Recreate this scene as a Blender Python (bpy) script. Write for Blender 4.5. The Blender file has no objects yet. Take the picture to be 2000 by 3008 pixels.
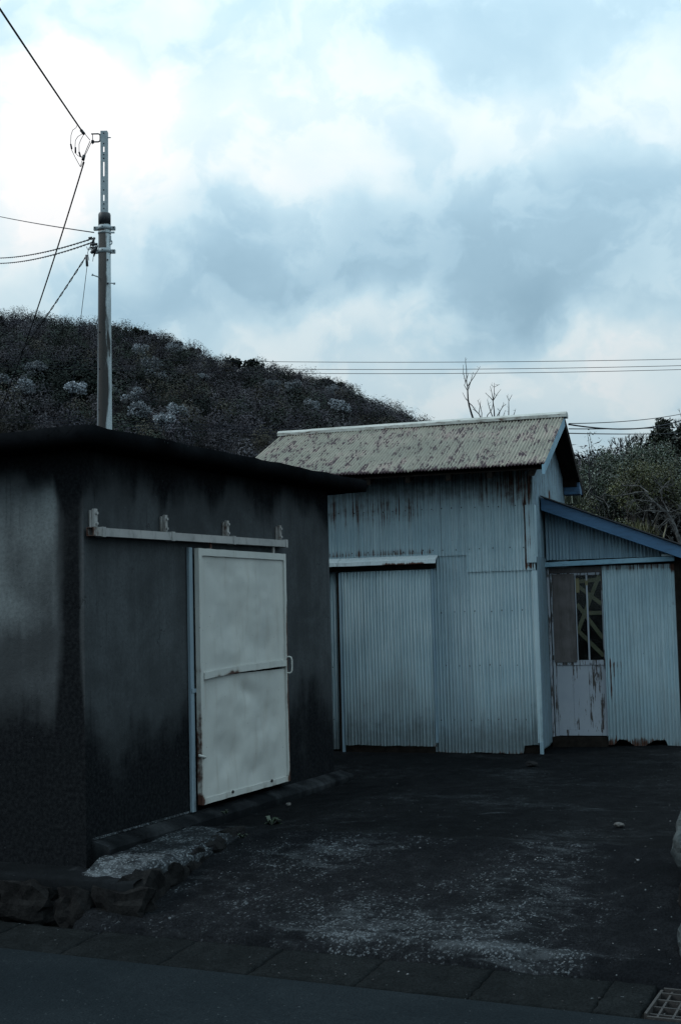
import bpy, math, random
import numpy as np
from mathutils import Vector, Matrix, noise as mnoise
random.seed(7); rng = np.random.default_rng(11)
rad = math.radians
scene = bpy.context.scene
COL = scene.collection

# ------------------------------------------------------------------ camera
cam = bpy.data.objects.new('camera', bpy.data.cameras.new('camera')); COL.objects.link(cam)
cam.data.sensor_fit = 'VERTICAL'; cam.data.sensor_height = 36.0; cam.data.lens = 36.0 * 3761 / 3008
cam.data.clip_start = 0.05; cam.data.clip_end = 5000
PITCH = math.atan(296 / 3761); ROLL = rad(1.4)
cam.matrix_world = Matrix.Translation((0, 0, 1.9)) @ Matrix.Rotation(rad(90) + PITCH, 4, 'X') @ Matrix.Rotation(-ROLL, 4, 'Z')
scene.camera = cam

# ------------------------------------------------------------------ node helper
class NT:
    def __init__(s, tree): s.t = tree; s.N = tree.nodes; s.L = tree.links
    def put(s, sock, v):
        if v is None: return
        if isinstance(v, bpy.types.NodeSocket): s.L.new(v, sock)
        elif isinstance(v, (tuple, list)) and sock.type == 'RGBA' and len(v) == 3: sock.default_value = (*v, 1)
        else: sock.default_value = v
    def node(s, typ, **k):
        n = s.N.new(typ)
        for a, v in k.items(): setattr(n, a, v)
        return n
    def math(s, op, a, b=None, c=None, clamp=False):
        n = s.node('ShaderNodeMath', operation=op, use_clamp=clamp)
        s.put(n.inputs[0], a); s.put(n.inputs[1], b); s.put(n.inputs[2], c); return n.outputs[0]
    def add(s, a, b): return s.math('ADD', a, b)
    def mul(s, a, b): return s.math('MULTIPLY', a, b)
    def sub(s, a, b): return s.math('SUBTRACT', a, b)
    def coord(s, kind='Object'): return s.node('ShaderNodeTexCoord').outputs[kind]
    def sep(s, v):
        n = s.node('ShaderNodeSeparateXYZ'); s.put(n.inputs[0], v); return n.outputs
    def comb(s, x, y, z):
        n = s.node('ShaderNodeCombineXYZ'); s.put(n.inputs[0], x); s.put(n.inputs[1], y); s.put(n.inputs[2], z); return n.outputs[0]
    def scale(s, v, sc):
        n = s.node('ShaderNodeVectorMath', operation='MULTIPLY'); s.put(n.inputs[0], v); s.put(n.inputs[1], sc); return n.outputs[0]
    def vadd(s, a, b):
        n = s.node('ShaderNodeVectorMath', operation='ADD'); s.put(n.inputs[0], a); s.put(n.inputs[1], b); return n.outputs[0]
    def noise(s, vec, scale=5, detail=4, rough=.55, dist=0, out=0):
        n = s.node('ShaderNodeTexNoise'); s.put(n.inputs['Vector'], vec)
        s.put(n.inputs['Scale'], scale); s.put(n.inputs['Detail'], detail); s.put(n.inputs['Roughness'], rough); s.put(n.inputs['Distortion'], dist)
        return n.outputs[out]
    def voro(s, vec, scale=5, feature='F1', rnd=1):
        n = s.node('ShaderNodeTexVoronoi', feature=feature); s.put(n.inputs['Vector'], vec); s.put(n.inputs['Scale'], scale)
        s.put(n.inputs['Randomness'], rnd); return n.outputs
    def mapr(s, v, a, b, c=0., d=1., smooth=True):
        n = s.node('ShaderNodeMapRange', interpolation_type='SMOOTHSTEP' if smooth else 'LINEAR')
        for i, q in enumerate((v, a, b, c, d)): s.put(n.inputs[i], q)
        return n.outputs[0]
    def mix(s, f, a, b, blend='MIX'):
        n = s.node('ShaderNodeMix', data_type='RGBA', blend_type=blend)
        s.put(n.inputs[0], f); s.put(n.inputs[6], a); s.put(n.inputs[7], b); return n.outputs[2]
    def ramp(s, f, stops):
        n = s.node('ShaderNodeValToRGB'); s.put(n.inputs[0], f); e = n.color_ramp.elements
        while len(e) < len(stops): e.new(.5)
        for q, (p, c) in zip(e, stops): q.position = p; q.color = (*c, 1)
        return n.outputs[0]
    def attr(s, name, out='Fac'): return s.node('ShaderNodeAttribute', attribute_name=name).outputs[out]
    def bump(s, h, strength=.3, dist=.01):
        n = s.node('ShaderNodeBump'); s.put(n.inputs['Strength'], strength); s.put(n.inputs['Distance'], dist); s.put(n.inputs['Height'], h); return n.outputs[0]

def material(name):
    m = bpy.data.materials.new(name); m.use_nodes = True
    n = NT(m.node_tree); n.bsdf = n.N['Principled BSDF']
    def fin(color=None, rough=.8, normal=None, spec=.3, metal=0, **k):
        n.put(n.bsdf.inputs['Base Color'], color); n.put(n.bsdf.inputs['Roughness'], rough); n.put(n.bsdf.inputs['Normal'], normal)
        n.put(n.bsdf.inputs['Specular IOR Level'], spec); n.put(n.bsdf.inputs['Metallic'], metal)
        for a, v in k.items(): n.put(n.bsdf.inputs[a], v)
        return m
    n.fin = fin
    return n

# ------------------------------------------------------------------ world: broken overcast
world = bpy.data.worlds.new('World'); scene.world = world; world.use_nodes = True
world.cycles.sampling_method = 'MANUAL'; world.cycles.sample_map_resolution = 512
w = NT(world.node_tree); bg = w.N['Background']
SUN_AZ, SUN_EL = rad(-92), rad(38)          # azimuth from +Y towards +X
sky = w.node('ShaderNodeTexSky', sky_type='NISHITA', sun_disc=False, sun_elevation=SUN_EL, sun_rotation=SUN_AZ)
d0 = w.coord('Generated')
warp = w.noise(d0, 10, 5, .5, out=1)
wv = w.scale(w.vadd(warp, (-.5, -.5, -.5)), (.13, .13, .13))
d1 = w.vadd(d0, wv)
nrm = w.node('ShaderNodeVectorMath', operation='NORMALIZE'); w.put(nrm.inputs[0], d1)
sx, sy, sz = w.sep(nrm.outputs[0])
az = w.math('ARCTAN2', sx, sy); el = w.math('ARCSINE', sz)
BLOBS = [(-0.174, 0.38, 0.088, 0.088, 0.42), (-0.245, 0.321, 0.069, 0.064, 0.3), (-0.228, 0.451, 0.112, 0.016, -0.2), (-0.089, 0.439, 0.053, 0.032, -0.12), (0.004, 0.429, 0.045, 0.037, 0.16), (-0.041, 0.382, 0.053, 0.032, 0.04), (0.03, 0.38, 0.069, 0.029, 0.06), (0.143, 0.37, 0.088, 0.024, 0.16), (0.262, 0.378, 0.043, 0.024, 0.17), (0.117, 0.391, 0.032, 0.016, 0.12), (0.172, 0.424, 0.112, 0.035, -0.16), (0.078, 0.442, 0.053, 0.021, -0.06), (-0.008, 0.292, 0.09, 0.04, -0.2), (0.126, 0.279, 0.112, 0.045, -0.22), (0.233, 0.311, 0.08, 0.029, -0.18), (0.216, 0.227, 0.069, 0.035, -0.16), (-0.077, 0.244, 0.069, 0.032, -0.18), (0.004, 0.256, 0.069, 0.021, -0.1), (0.138, 0.217, 0.035, 0.024, -0.2), (0.165, 0.236, 0.069, 0.024, -0.12), (-0.149, 0.239, 0.069, 0.029, -0.16), (-0.235, 0.237, 0.069, 0.019, -0.06), (0.039, 0.242, 0.024, 0.016, 0.24), (0.036, 0.224, 0.053, 0.012, 0.22), (0.004, 0.235, 0.019, 0.013, 0.14), (-0.061, 0.213, 0.053, 0.016, 0.18), (0.21, 0.202, 0.058, 0.016, 0.24), (0.242, 0.213, 0.032, 0.016, 0.16), (0.07, 0.176, 0.16, 0.029, 0.2), (0.213, 0.156, 0.053, 0.019, 0.12), (-0.048, 0.343, 0.037, 0.016, 0.14), (0.012, 0.344, 0.024, 0.016, 0.14)]
B = None
for a0, e0, sa, se, am in BLOBS:
    qa = w.math('POWER', w.math('ABSOLUTE', w.mul(w.sub(az, a0), 1 / sa)), 2.0)
    qe = w.math('POWER', w.math('ABSOLUTE', w.mul(w.sub(el, e0), 1 / se)), 2.0)
    g = w.mul(w.math('EXPONENT', w.mul(w.add(qa, qe), -.7)), am)
    B = g if B is None else w.add(B, g)
n1 = w.noise(w.scale(d0, (1, 1, 1.5)), 7, 8, .55, .4)
n2 = w.noise(w.vadd(w.scale(d0, (1, 1, 1.3)), wv), 15, 7, .52, .2)
puff = w.mapr(n2, .43, .58, -.5, .5)
cl = w.add(B, w.add(w.mul(w.sub(n1, .5), .42), w.mul(puff, .15)))
cl = w.add(cl, .575)
ccol = w.ramp(cl, [(0.0, (.29, .46, .58)), (.28, (.42, .62, .75)), (.52, (.57, .77, .875)), (.78, (.78, .91, .955)), (1.0, (1.0, 1.0, 1.0))])
_, _, dz0 = w.sep(d0)
ccol = w.mix(1.0, ccol, w.comb(*[w.math('MAXIMUM', w.add(w.mul(dz0, 1.5), .57), .25)] * 3), 'MULTIPLY')   # overcast: brighter towards the zenith
skyc = w.mix(1.0, sky.outputs[0], (.08, .10, .12), 'MULTIPLY')
final = w.mix(.96, skyc, ccol)
w.put(bg.inputs[0], final); bg.inputs[1].default_value = 1.0

sun = bpy.data.objects.new('sun', bpy.data.lights.new('sun', 'SUN')); COL.objects.link(sun)
sun.data.energy = 1.45; sun.data.angle = rad(20); sun.data.color = (1, .98, .95)
sdir = Vector((math.sin(SUN_AZ) * math.cos(SUN_EL), math.cos(SUN_AZ) * math.cos(SUN_EL), math.sin(SUN_EL)))
sun.rotation_euler = sdir.to_track_quat('Z', 'Y').to_euler()
scene.view_settings.view_transform = 'Standard'; scene.view_settings.look = 'None'
scene.view_settings.gamma = 1; scene.view_settings.exposure = 0; scene.view_settings.use_curve_mapping = False

# ------------------------------------------------------------------ object helpers
def tag(o, label=None, cat=None, group=None, kind=None):
    if label: o['label'] = label
    if cat: o['category'] = cat
    if group: o['group'] = group
    if kind: o['kind'] = kind
    return o
def empty(name, loc=(0, 0, 0), rz=0):
    o = bpy.data.objects.new(name, None); COL.objects.link(o); o.empty_display_size = .2
    o.location = loc; o.rotation_euler = (0, 0, rz); return o
def link_mesh(name, me, mat, parent=None, smooth=False, bevel=0):
    if mat is not None: me.materials.append(mat)
    if smooth: me.polygons.foreach_set('use_smooth', [True] * len(me.polygons))
    o = bpy.data.objects.new(name, me); COL.objects.link(o); o.parent = parent
    if bevel:
        b = o.modifiers.new('bevel', 'BEVEL'); b.width = bevel; b.segments = 2; b.limit_method = 'ANGLE'; b.angle_limit = rad(40)
    return o
def npmesh(name, V, Fq, attrs=None):
    """V (n,3); Fq (m,k) constant-size faces"""
    V = np.asarray(V, np.float32); Fq = np.asarray(Fq, np.int32)
    me = bpy.data.meshes.new(name); k = Fq.shape[1]
    me.vertices.add(len(V)); me.vertices.foreach_set('co', V.ravel())
    me.loops.add(Fq.size); me.loops.foreach_set('vertex_index', Fq.ravel())
    me.polygons.add(len(Fq)); me.polygons.foreach_set('loop_start', np.arange(0, Fq.size, k, dtype=np.int32))
    for nm, a in (attrs or {}).items():
        a = np.asarray(a, np.float32)
        if a.ndim == 1:
            at = me.attributes.new(nm, 'FLOAT', 'POINT'); at.data.foreach_set('value', a)
        else:
            at = me.attributes.new(nm, 'FLOAT_COLOR', 'POINT'); at.data.foreach_set('color', np.c_[a, np.ones(len(a))].astype(np.float32).ravel())
    me.update(calc_edges=True); me.validate(); return me
class MB:
    def __init__(s): s.v = []; s.f = []
    def box(s, x0, x1, y0, y1, z0, z1):
        n = len(s.v); s.v += [(x, y, z) for z in (z0, z1) for y in (y0, y1) for x in (x0, x1)]
        s.f += [tuple(n + i for i in q) for q in ((0, 2, 3, 1), (4, 5, 7, 6), (0, 1, 5, 4), (2, 6, 7, 3), (0, 4, 6, 2), (1, 3, 7, 5))]; return s
    def hexa(s, pts):          # 8 points ordered as box()
        n = len(s.v); s.v += [tuple(p) for p in pts]
        s.f += [tuple(n + i for i in q) for q in ((0, 2, 3, 1), (4, 5, 7, 6), (0, 1, 5, 4), (2, 6, 7, 3), (0, 4, 6, 2), (1, 3, 7, 5))]; return s
    def tube(s, pts, r, n=8, cap=True):
        pts = [Vector(p) for p in pts]; rr = r if isinstance(r, (list, tuple)) else [r] * len(pts)
        base = len(s.v); u = None
        for i, p in enumerate(pts):
            t = (pts[min(i + 1, len(pts) - 1)] - pts[max(i - 1, 0)]).normalized()
            if u is None:
                u = t.orthogonal().normalized()
            u = (u - t * u.dot(t)).normalized(); v = t.cross(u)
            for k in range(n):
                a = 2 * math.pi * k / n; s.v.append(tuple(p + (u * math.cos(a) + v * math.sin(a)) * rr[i]))
        for i in range(len(pts) - 1):
            for k in range(n):
                a = base + i * n + k; b = base + i * n + (k + 1) % n
                s.f.append((a, b, b + n, a + n))
        if cap:
            s.f.append(tuple(base + k for k in reversed(range(n)))); e = base + (len(pts) - 1) * n
            s.f.append(tuple(e + k for k in range(n)))
        return s
    def prism(s, poly, axis, a0, a1):   # poly: 2D points; axis: extrusion axis index
        n = len(s.v); m = len(poly)
        for a in (a0, a1):
            for p in poly:
                q = list(p); q.insert(axis, a); s.v.append(tuple(q))
        s.f.append(tuple(n + i for i in range(m))); s.f.append(tuple(n + m + i for i in reversed(range(m))))
        for i in range(m): s.f.append((n + i, n + m + i, n + m + (i + 1) % m, n + (i + 1) % m))
        return s
    def build(s, name, mat, parent=None, smooth=False, bevel=0, attrs=None, recalc=True):
        me = bpy.data.meshes.new(name); me.from_pydata(s.v, [], s.f)
        if recalc:
            import bmesh
            bm = bmesh.new(); bm.from_mesh(me); bmesh.ops.recalc_face_normals(bm, faces=bm.faces); bm.to_mesh(me); bm.free()
        for nm, fn in (attrs or {}).items():
            at = me.attributes.new(nm, 'FLOAT', 'POINT'); at.data.foreach_set('value', [float(fn(v.co)) for v in me.vertices])
        return link_mesh(name, me, mat, parent, smooth, bevel)
def fbm(x, y, z=0.0, o=4): return mnoise.fractal((x, y, z), 1.0, 2.0, o)
def sstep(a, b, x):
    t = min(1, max(0, (x - a) / (b - a))); return t * t * (3 - 2 * t)
def npstep(a, b, x):
    t = np.clip((x - a) / (b - a), 0, 1); return t * t * (3 - 2 * t)

# ------------------------------------------------------------------ materials
def m_concrete(name, base=(.064, .072, .078), dark=(.0066, .0076, .009), pale=(.14, .162, .17)):
    n = material(name); c = n.coord()
    st = n.attr('stain'); pl = n.attr('pale')
    streak = n.noise(n.scale(c, (7, 7, .8)), 1, 5, .6, .4)
    blot = n.noise(c, 1.7, 6, .6, .5)
    fine = n.noise(c, 38, 5, .65)
    grit = n.noise(c, 160, 3, .6); mid = n.noise(c, 9, 5, .62)
    col = n.mix(n.mapr(n.add(n.mul(streak, .3), n.mul(blot, .75)), .40, .66), tuple(b * .62 for b in base), base)
    pf = n.mapr(n.add(pl, n.add(n.mul(n.sub(blot, .5), .5), n.mul(n.sub(streak, .5), .5))), .20, 1.0)
    col = n.mix(pf, col, pale)
    sf = n.mapr(n.add(st, n.add(n.mul(n.sub(blot, .5), .7), n.add(n.mul(n.sub(streak, .5), .55), n.mul(n.sub(mid, .5), .35)))), .24, .84)
    col = n.mix(sf, col, dark)
    col = n.mix(n.mapr(fine, .35, .7, 0, .35), col, tuple(b * .45 for b in base))
    drip = n.noise(n.scale(c, (26, 26, .55)), 1, 6, .62, .15)
    col = n.mix(n.mapr(n.add(drip, n.mul(n.sub(blot, .5), .5)), .62, .70, 0, .28), col, dark)
    pores = n.mapr(n.voro(c, 34)[0], .13, .07); pores2 = n.mul(pores, n.mapr(mid, .45, .6))
    col = n.mix(n.mul(pores2, .8), col, dark)
    crk = n.voro(n.vadd(c, n.scale(n.noise(c, 3, 5, .6, out=1), (.5, .5, .5))), 1.1, 'DISTANCE_TO_EDGE')[0]
    crack = n.mul(n.mapr(crk, .006, .002), n.mapr(blot, .56, .62))
    col = n.mix(n.mul(crack, .45), col, dark)
    sp = n.mapr(n.noise(n.scale(c, (1, 1, .5)), 55, 2, .5), .74, .80)
    col = n.mix(n.mul(sp, .5), col, (.16, .18, .19))
    h = n.add(n.mul(fine, .6), n.add(n.mul(grit, .35), n.add(n.mul(mid, 1.2), n.mul(n.add(pores2, crack), -.8))))
    return n.fin(col, .9, n.bump(h, .4, .014), .0)
M_WALL = m_concrete('weathered_concrete')
M_SLAB = m_concrete('blackened_concrete', (.007, .008, .0095), (.0022, .0026, .003), (.03, .034, .037))
M_PLINTH = m_concrete('step_concrete', (.012, .014, .016), (.0035, .004, .0045), (.08, .088, .096))

def m_metalpaint(name, base, var, rust=(.07, .026, .014), rust2=(.025, .012, .010), dirt=(.05, .06, .06), strk=(45, 45, .9), rough=.62, chip=.0):
    """painted sheet steel; attribute 'rust' sets where corrosion is likely, 'dirt' where grime has run, in places with painted shade"""
    n = material(name); c = n.coord()
    ra = n.attr('rust'); da = n.attr('dirt')
    s1 = n.noise(n.scale(c, strk), 1, 4, .6, .2)
    s2 = n.noise(n.scale(c, tuple(q * .35 for q in strk)), 1, 5, .6, .3)
    b = n.noise(c, 2.2, 5, .6); fine = n.noise(c, 90, 4, .7); mid = n.noise(c, 14, 5, .65)
    col = n.mix(n.mapr(n.add(n.mul(b, .6), n.mul(s2, .5)), .35, .75), base, var)
    tn = n.attr('tone')
    col = n.mix(1.0, col, n.comb(n.add(1.0, n.mul(tn, 1.1)), n.add(1.0, tn), n.add(1.0, n.mul(tn, .85))), 'MULTIPLY')
    s0 = n.noise(n.scale(c, tuple(q * 2.6 for q in strk[:2]) + (strk[2] * 1.2,)), 1, 4, .62, .1)
    col = n.mix(n.mul(n.mapr(s0, .50, .72), .42), col, dirt)
    col = n.mix(n.mul(n.mapr(s1, .52, .78), .35), col, dirt)
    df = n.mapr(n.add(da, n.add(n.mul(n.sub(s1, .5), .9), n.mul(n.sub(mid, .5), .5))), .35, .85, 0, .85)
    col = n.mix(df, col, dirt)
    grime_shade = n.mapr(n.add(n.attr('grime_shade'), n.add(n.mul(n.sub(b, .5), .9), n.mul(n.sub(s2, .5), .6))), .2, .9, 0, .72)  # broad grime coat with painted shade mixed in
    col = n.mix(grime_shade, col, tuple(.35 * x + .65 * y for x, y in zip(base, (.075, .085, .085))))
    spk = n.mapr(n.noise(c, 62, 2, .5), .72, .78, 0, .8)
    col = n.mix(spk, col, rust2)
    rn = n.add(n.mul(n.sub(s1, .5), 1.25), n.add(n.mul(n.sub(s0, .5), .7), n.mul(n.sub(mid, .5), .5)))
    rf = n.mapr(n.add(ra, rn), .52, .72)
    rcol = n.mix(n.mapr(fine, .35, .65), rust2, rust)
    halo = n.mapr(n.add(ra, rn), .34, .60, 0, .5)
    col = n.mix(halo, col, tuple(.5 * x + .5 * y for x, y in zip(base, (.10, .07, .04))))
    col = n.mix(rf, col, rcol)
    r = n.add(rough, n.mul(rf, .25))
    h = n.add(n.mul(fine, .4), n.mul(mid, .3))
    return n.fin(col, r, n.bump(h, .18, .004), .35)
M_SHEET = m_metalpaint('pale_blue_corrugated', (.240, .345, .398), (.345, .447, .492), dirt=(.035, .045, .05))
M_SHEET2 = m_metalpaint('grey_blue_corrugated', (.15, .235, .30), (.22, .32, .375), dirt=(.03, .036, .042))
M_TRIM = m_metalpaint('pale_trim', (.34, .43, .47), (.44, .52, .55))
M_DOOR = m_metalpaint('cream_sheet_door', (.36, .378, .366), (.415, .432, .412), dirt=(.29, .285, .26), strk=(5, 5, 1.2), rough=.42)
M_RAIL = m_metalpaint('grey_cream_rail', (.24, .245, .245), (.31, .31, .305), dirt=(.06, .06, .06), strk=(6, 6, 6))
M_BLUE = m_metalpaint('blue_painted_board', (.032, .086, .165), (.045, .115, .21), dirt=(.015, .03, .05), strk=(3, 40, 40))
M_BLUE_PALE = m_metalpaint('faded_blue_board', (.12, .24, .33), (.20, .33, .41), dirt=(.05, .09, .12), strk=(8, 20, 20))
M_JAMB = m_metalpaint('pale_blue_jamb', (.15, .21, .26), (.20, .27, .31), dirt=(.03, .035, .04))

def m_roof():
    n = material('flaking_green_roof'); c = n.coord()
    s = n.noise(n.scale(c, (52, 10, 10)), 1, 5, .62, .5); s2 = n.noise(n.scale(c, (13, 2.2, 2.2)), 1, 5, .65, .4)
    b = n.noise(c, 1.5, 5, .6, .5); fine = n.noise(c, 120, 3, .7)
    ed = n.attr('rust')
    col = n.mix(n.mapr(b, .35, .65), (.185, .183, .152), (.255, .237, .196))
    col = n.mix(n.mapr(n.noise(n.scale(c, (85, 4, 4)), 1, 4, .6), .4, .65, 0, .6), col, (.15, .135, .11))
    pk = n.mapr(n.add(s2, n.mul(n.sub(b, .5), .7)), .50, .68, 0, .75)
    col = n.mix(pk, col, (.25, .185, .17))
    f = n.mapr(n.add(n.add(s, n.mul(n.sub(s2, .5), .8)), n.mul(ed, .5)), .525, .62)
    col = n.mix(f, col, n.mix(fine, (.022, .013, .017), (.06, .036, .042)))
    return n.fin(col, .75, n.bump(fine, .2, .003), .3)
M_ROOF = m_roof()

def m_simple(name, base, var, scale=8, rough=.85, bump=.3, spec=.05, strk=(1, 1, 1)):
    n = material(name); c = n.scale(n.coord(), strk)
    a = n.noise(c, scale, 6, .62, .3); f = n.noise(c, scale * 9, 4, .65)
    col = n.mix(n.mapr(n.add(n.mul(a, .7), n.mul(f, .3)), .35, .65), base, var)
    return n.fin(col, rough, n.bump(n.add(a, n.mul(f, .4)), bump, .01), spec)
M_DARKWOOD = m_simple('dark_old_wood', (.008, .0068, .006), (.018, .015, .013), 14)
M_INTERIOR = m_simple('dark_interior', (.012, .011, .010), (.02, .018, .016), 5)
M_CABLE = m_simple('black_cable', (.006, .008, .014), (.012, .014, .02), 20, .6, 0)
M_GALV = m_simple('galvanised_steel', (.20, .25, .28), (.30, .35, .37), 30, .55, .05, .5)
M_DARKSTEEL = m_simple('dark_steel', (.010, .012, .017), (.02, .023, .03), 30, .5, .05, .5)
M_STONE = m_simple('dark_wall_stone', (.0042, .0045, .005), (.014, .0145, .015), 9, .92, 1.0)
M_BOULDER = m_simple('pale_lichened_stone', (.022, .028, .031), (.062, .074, .078), 9, .92, 1.0)
M_ROCKDARK = m_simple('dark_rough_stone', (.009, .009, .0095), (.022, .022, .023), 6, .92, .9)
M_BARK = m_simple('bare_bark', (.030, .028, .026), (.07, .065, .06), 20, .9, .4)
M_BARK_PALE = m_simple('pale_lichened_bark', (.03, .03, .031), (.12, .122, .122), 16, .9, .4)
M_TWIG = m_simple('dark_twig', (.014, .015, .018), (.03, .03, .033), 20, .9, .2)
M_IRON = m_simple('rusty_iron', (.010, .010, .011), (.024, .022, .021), 30, .65, .3, .4)

def m_plywood():
    n = material('bare_plywood'); c = n.coord()
    g = n.noise(n.scale(c, (30, 30, 3)), 1, 5, .65, .3); b = n.noise(c, 5, 5, .6)
    col = n.mix(n.mapr(n.add(n.mul(g, .5), n.mul(b, .6)), .35, .75), (.052, .048, .048), (.10, .094, .096))
    return n.fin(col, .85, n.bump(g, .2, .003), .2)
M_PLY = m_plywood()
def m_peel():
    n = material('peeling_white_paint'); c = n.coord()
    s = n.noise(n.scale(c, (34, 34, 3.0)), 1, 6, .68, .5); b = n.noise(c, 6, 4, .6); f = n.noise(c, 120, 3, .6)
    ra = n.attr('rust')
    pf = n.mapr(n.add(n.add(s, n.mul(n.sub(b, .5), .35)), n.mul(ra, .5)), .575, .625)
    col = n.mix(pf, n.mix(b, (.21, .24, .285), (.29, .32, .355)), n.mix(f, (.028, .024, .024), (.07, .06, .056)))
    return n.fin(col, .8, n.bump(n.sub(1.0, pf), .4, .004), .25)
M_PEEL = m_peel()
def m_glass():
    n = material('dusty_pane'); c = n.coord()
    return n.fin((.75, .82, .85), n.mapr(n.noise(c, 12, 4), .3, .7, .06, .16), None, .18, 0, **{'Transmission Weight': 1.0, 'IOR': 1.25})
M_GLASS = m_glass()
M_TAPE = m_simple('yellow_tape', (.11, .104, .06), (.15, .14, .085), 10, .7, .05)

def m_asphalt():
    n = material('road_asphalt'); c = n.coord()
    v = n.voro(c, 62)[0]; a = n.noise(c, 1.1, 6, .6, .4); f = n.noise(c, 75, 4, .75); mid = n.noise(c, 14, 6, .65)
    col = n.mix(n.mapr(n.add(n.mul(a, .7), n.mul(mid, .3)), .35, .7), (.0080, .0118, .0146), (.0135, .0185, .0220))
    col = n.mix(n.mapr(f, .42, .62, 0, .60), col, (.0045, .0065, .0085))
    sp = n.mapr(n.noise(c, 52, 1, .5), .72, .78)
    col = n.mix(n.mul(sp, .6), col, (.06, .07, .075))
    return n.fin(col, .85, n.bump(n.add(v, n.mul(f, .7)), .7, .006), .03)
M_ROAD = m_asphalt()
def m_aggregate(name, base, light, white, amt):
    """old exposed-aggregate paving: black binder, pale worn stones, chalky wear where attribute 'wear' is high"""
    n = material(name); c = n.coord()
    wr = n.attr('wear')
    big = n.noise(c, 1.3, 6, .65, .5); mid = n.noise(c, 7, 6, .65, .4); st = n.noise(c, 38, 4, .6, .3); f = n.noise(c, 72, 4, .75)
    col = n.mix(n.mapr(n.add(n.mul(big, .5), n.mul(mid, .5)), .38, .68), base, light)
    col = n.mix(n.mapr(f, .40, .62, 0, .65), col, tuple(b * .4 for b in base))
    cell = n.voro(n.vadd(c, n.scale(n.noise(c, 40, 2, .5, out=1), (.03, .03, .03))), 74); rnd = n.sep(cell[1])[0]
    k = n.add(n.mul(rnd, .62), n.add(n.mul(n.sub(mid, .5), 1.0), n.add(n.mul(n.sub(big, .5), .5), n.mul(n.sub(wr, .5), .62))))
    core = n.mapr(cell[0], .75, .35)
    sp = n.mul(n.mapr(k, .52 - amt, .82 - amt, 0, 1), n.mul(core, n.mapr(f, .2, .7, .35, 1)))
    scf = n.noise(n.scale(c, (1.2, 4.5, 1)), 3, 6, .66, .6)
    haze_ = n.mapr(n.add(n.add(n.mul(n.sub(wr, .5), .8), scf), n.mul(n.sub(f, .5), .7)), .56, .92, 0, .34)
    col = n.mix(haze_, col, white)
    col = n.mix(sp, col, white)
    gl = n.mapr(n.noise(n.vadd(c, (3.1, 7.7, 0)), 36, 1, .5), .76, .79)
    col = n.mix(n.mul(gl, .55), col, (.12, .14, .15))
    h = n.add(n.mul(st, 1.0), n.add(n.mul(f, .5), n.mul(mid, 1.5)))
    return n.fin(col, .88, n.bump(h, .8, .012), .02)
M_RAMP = m_aggregate('worn_ramp_paving', (.0058, .0068, .0083), (.0145, .0163, .0188), (.090, .104, .115), .02)
M_YARD = m_aggregate('yard_asphalt', (.0050, .0058, .0068), (.0120, .0135, .0152), (.045, .052, .058), -.05)
M_GUTTER = m_aggregate('gutter_concrete', (.0075, .0092, .0100), (.014, .0165, .0178), (.055, .064, .069), -.12)
M_PAD = m_aggregate('worn_pad_concrete', (.012, .014, .0165), (.028, .033, .037), (.13, .15, .165), .14)
M_SOIL = m_simple('dark_soil', (.005, .005, .005), (.010, .0098, .009), 3, .95, .6)

def m_leaf(name, gain=1.0, rough=.6, spec=.3, trans=.15):
    n = material(name); t = n.attr('tint', 'Color')
    return n.fin(n.mix(1.0, t, (gain,) * 3, 'MULTIPLY'), rough, None, spec)
M_WOOD = m_leaf('hillside_crowns', 1, .9, .1)
M_LEAF = m_leaf('leaves', 1, .5, .4)

# frames of the two buildings
F1_LOC, F1_RZ = (-1.71, 8.5, 0), rad(-25)
F2_LOC, F2_RZ = (1.957, 13.0, 0), rad(-17.4)

# ================================================================== SETTING
gm = MB()
bs = [(-900, -.09), (-.55, -.09), (-.5, -.06), (1.3, .31), (30, .36), (120, .4), (2500, .4)]
for b_, z_ in bs: gm.v += [(-1500, b_, z_), (1500, b_, z_)]
gm.f = [(2 * i, 2 * i + 1, 2 * i + 3, 2 * i + 2) for i in range(len(bs) - 1)]
g = gm.build('ground', M_SOIL, None); g.location = F1_LOC; g.rotation_euler = (0, 0, F1_RZ)
tag(g, 'dark bare soil reaching away behind the sheds', kind='structure')

rm = MB(); rm.v = [(-60, -7, 0), (60, -7, 0), (60, -4, .04), (-60, -4, .04), (60, -.915, 0), (-60, -.915, 0)]
rm.f = [(0, 1, 2, 3), (3, 2, 4, 5)]
o = rm.build('road', M_ROAD); o.location = F1_LOC; o.rotation_euler = (0, 0, F1_RZ)
tag(o, 'dark smooth asphalt road along the bottom of the picture', kind='structure')

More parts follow.
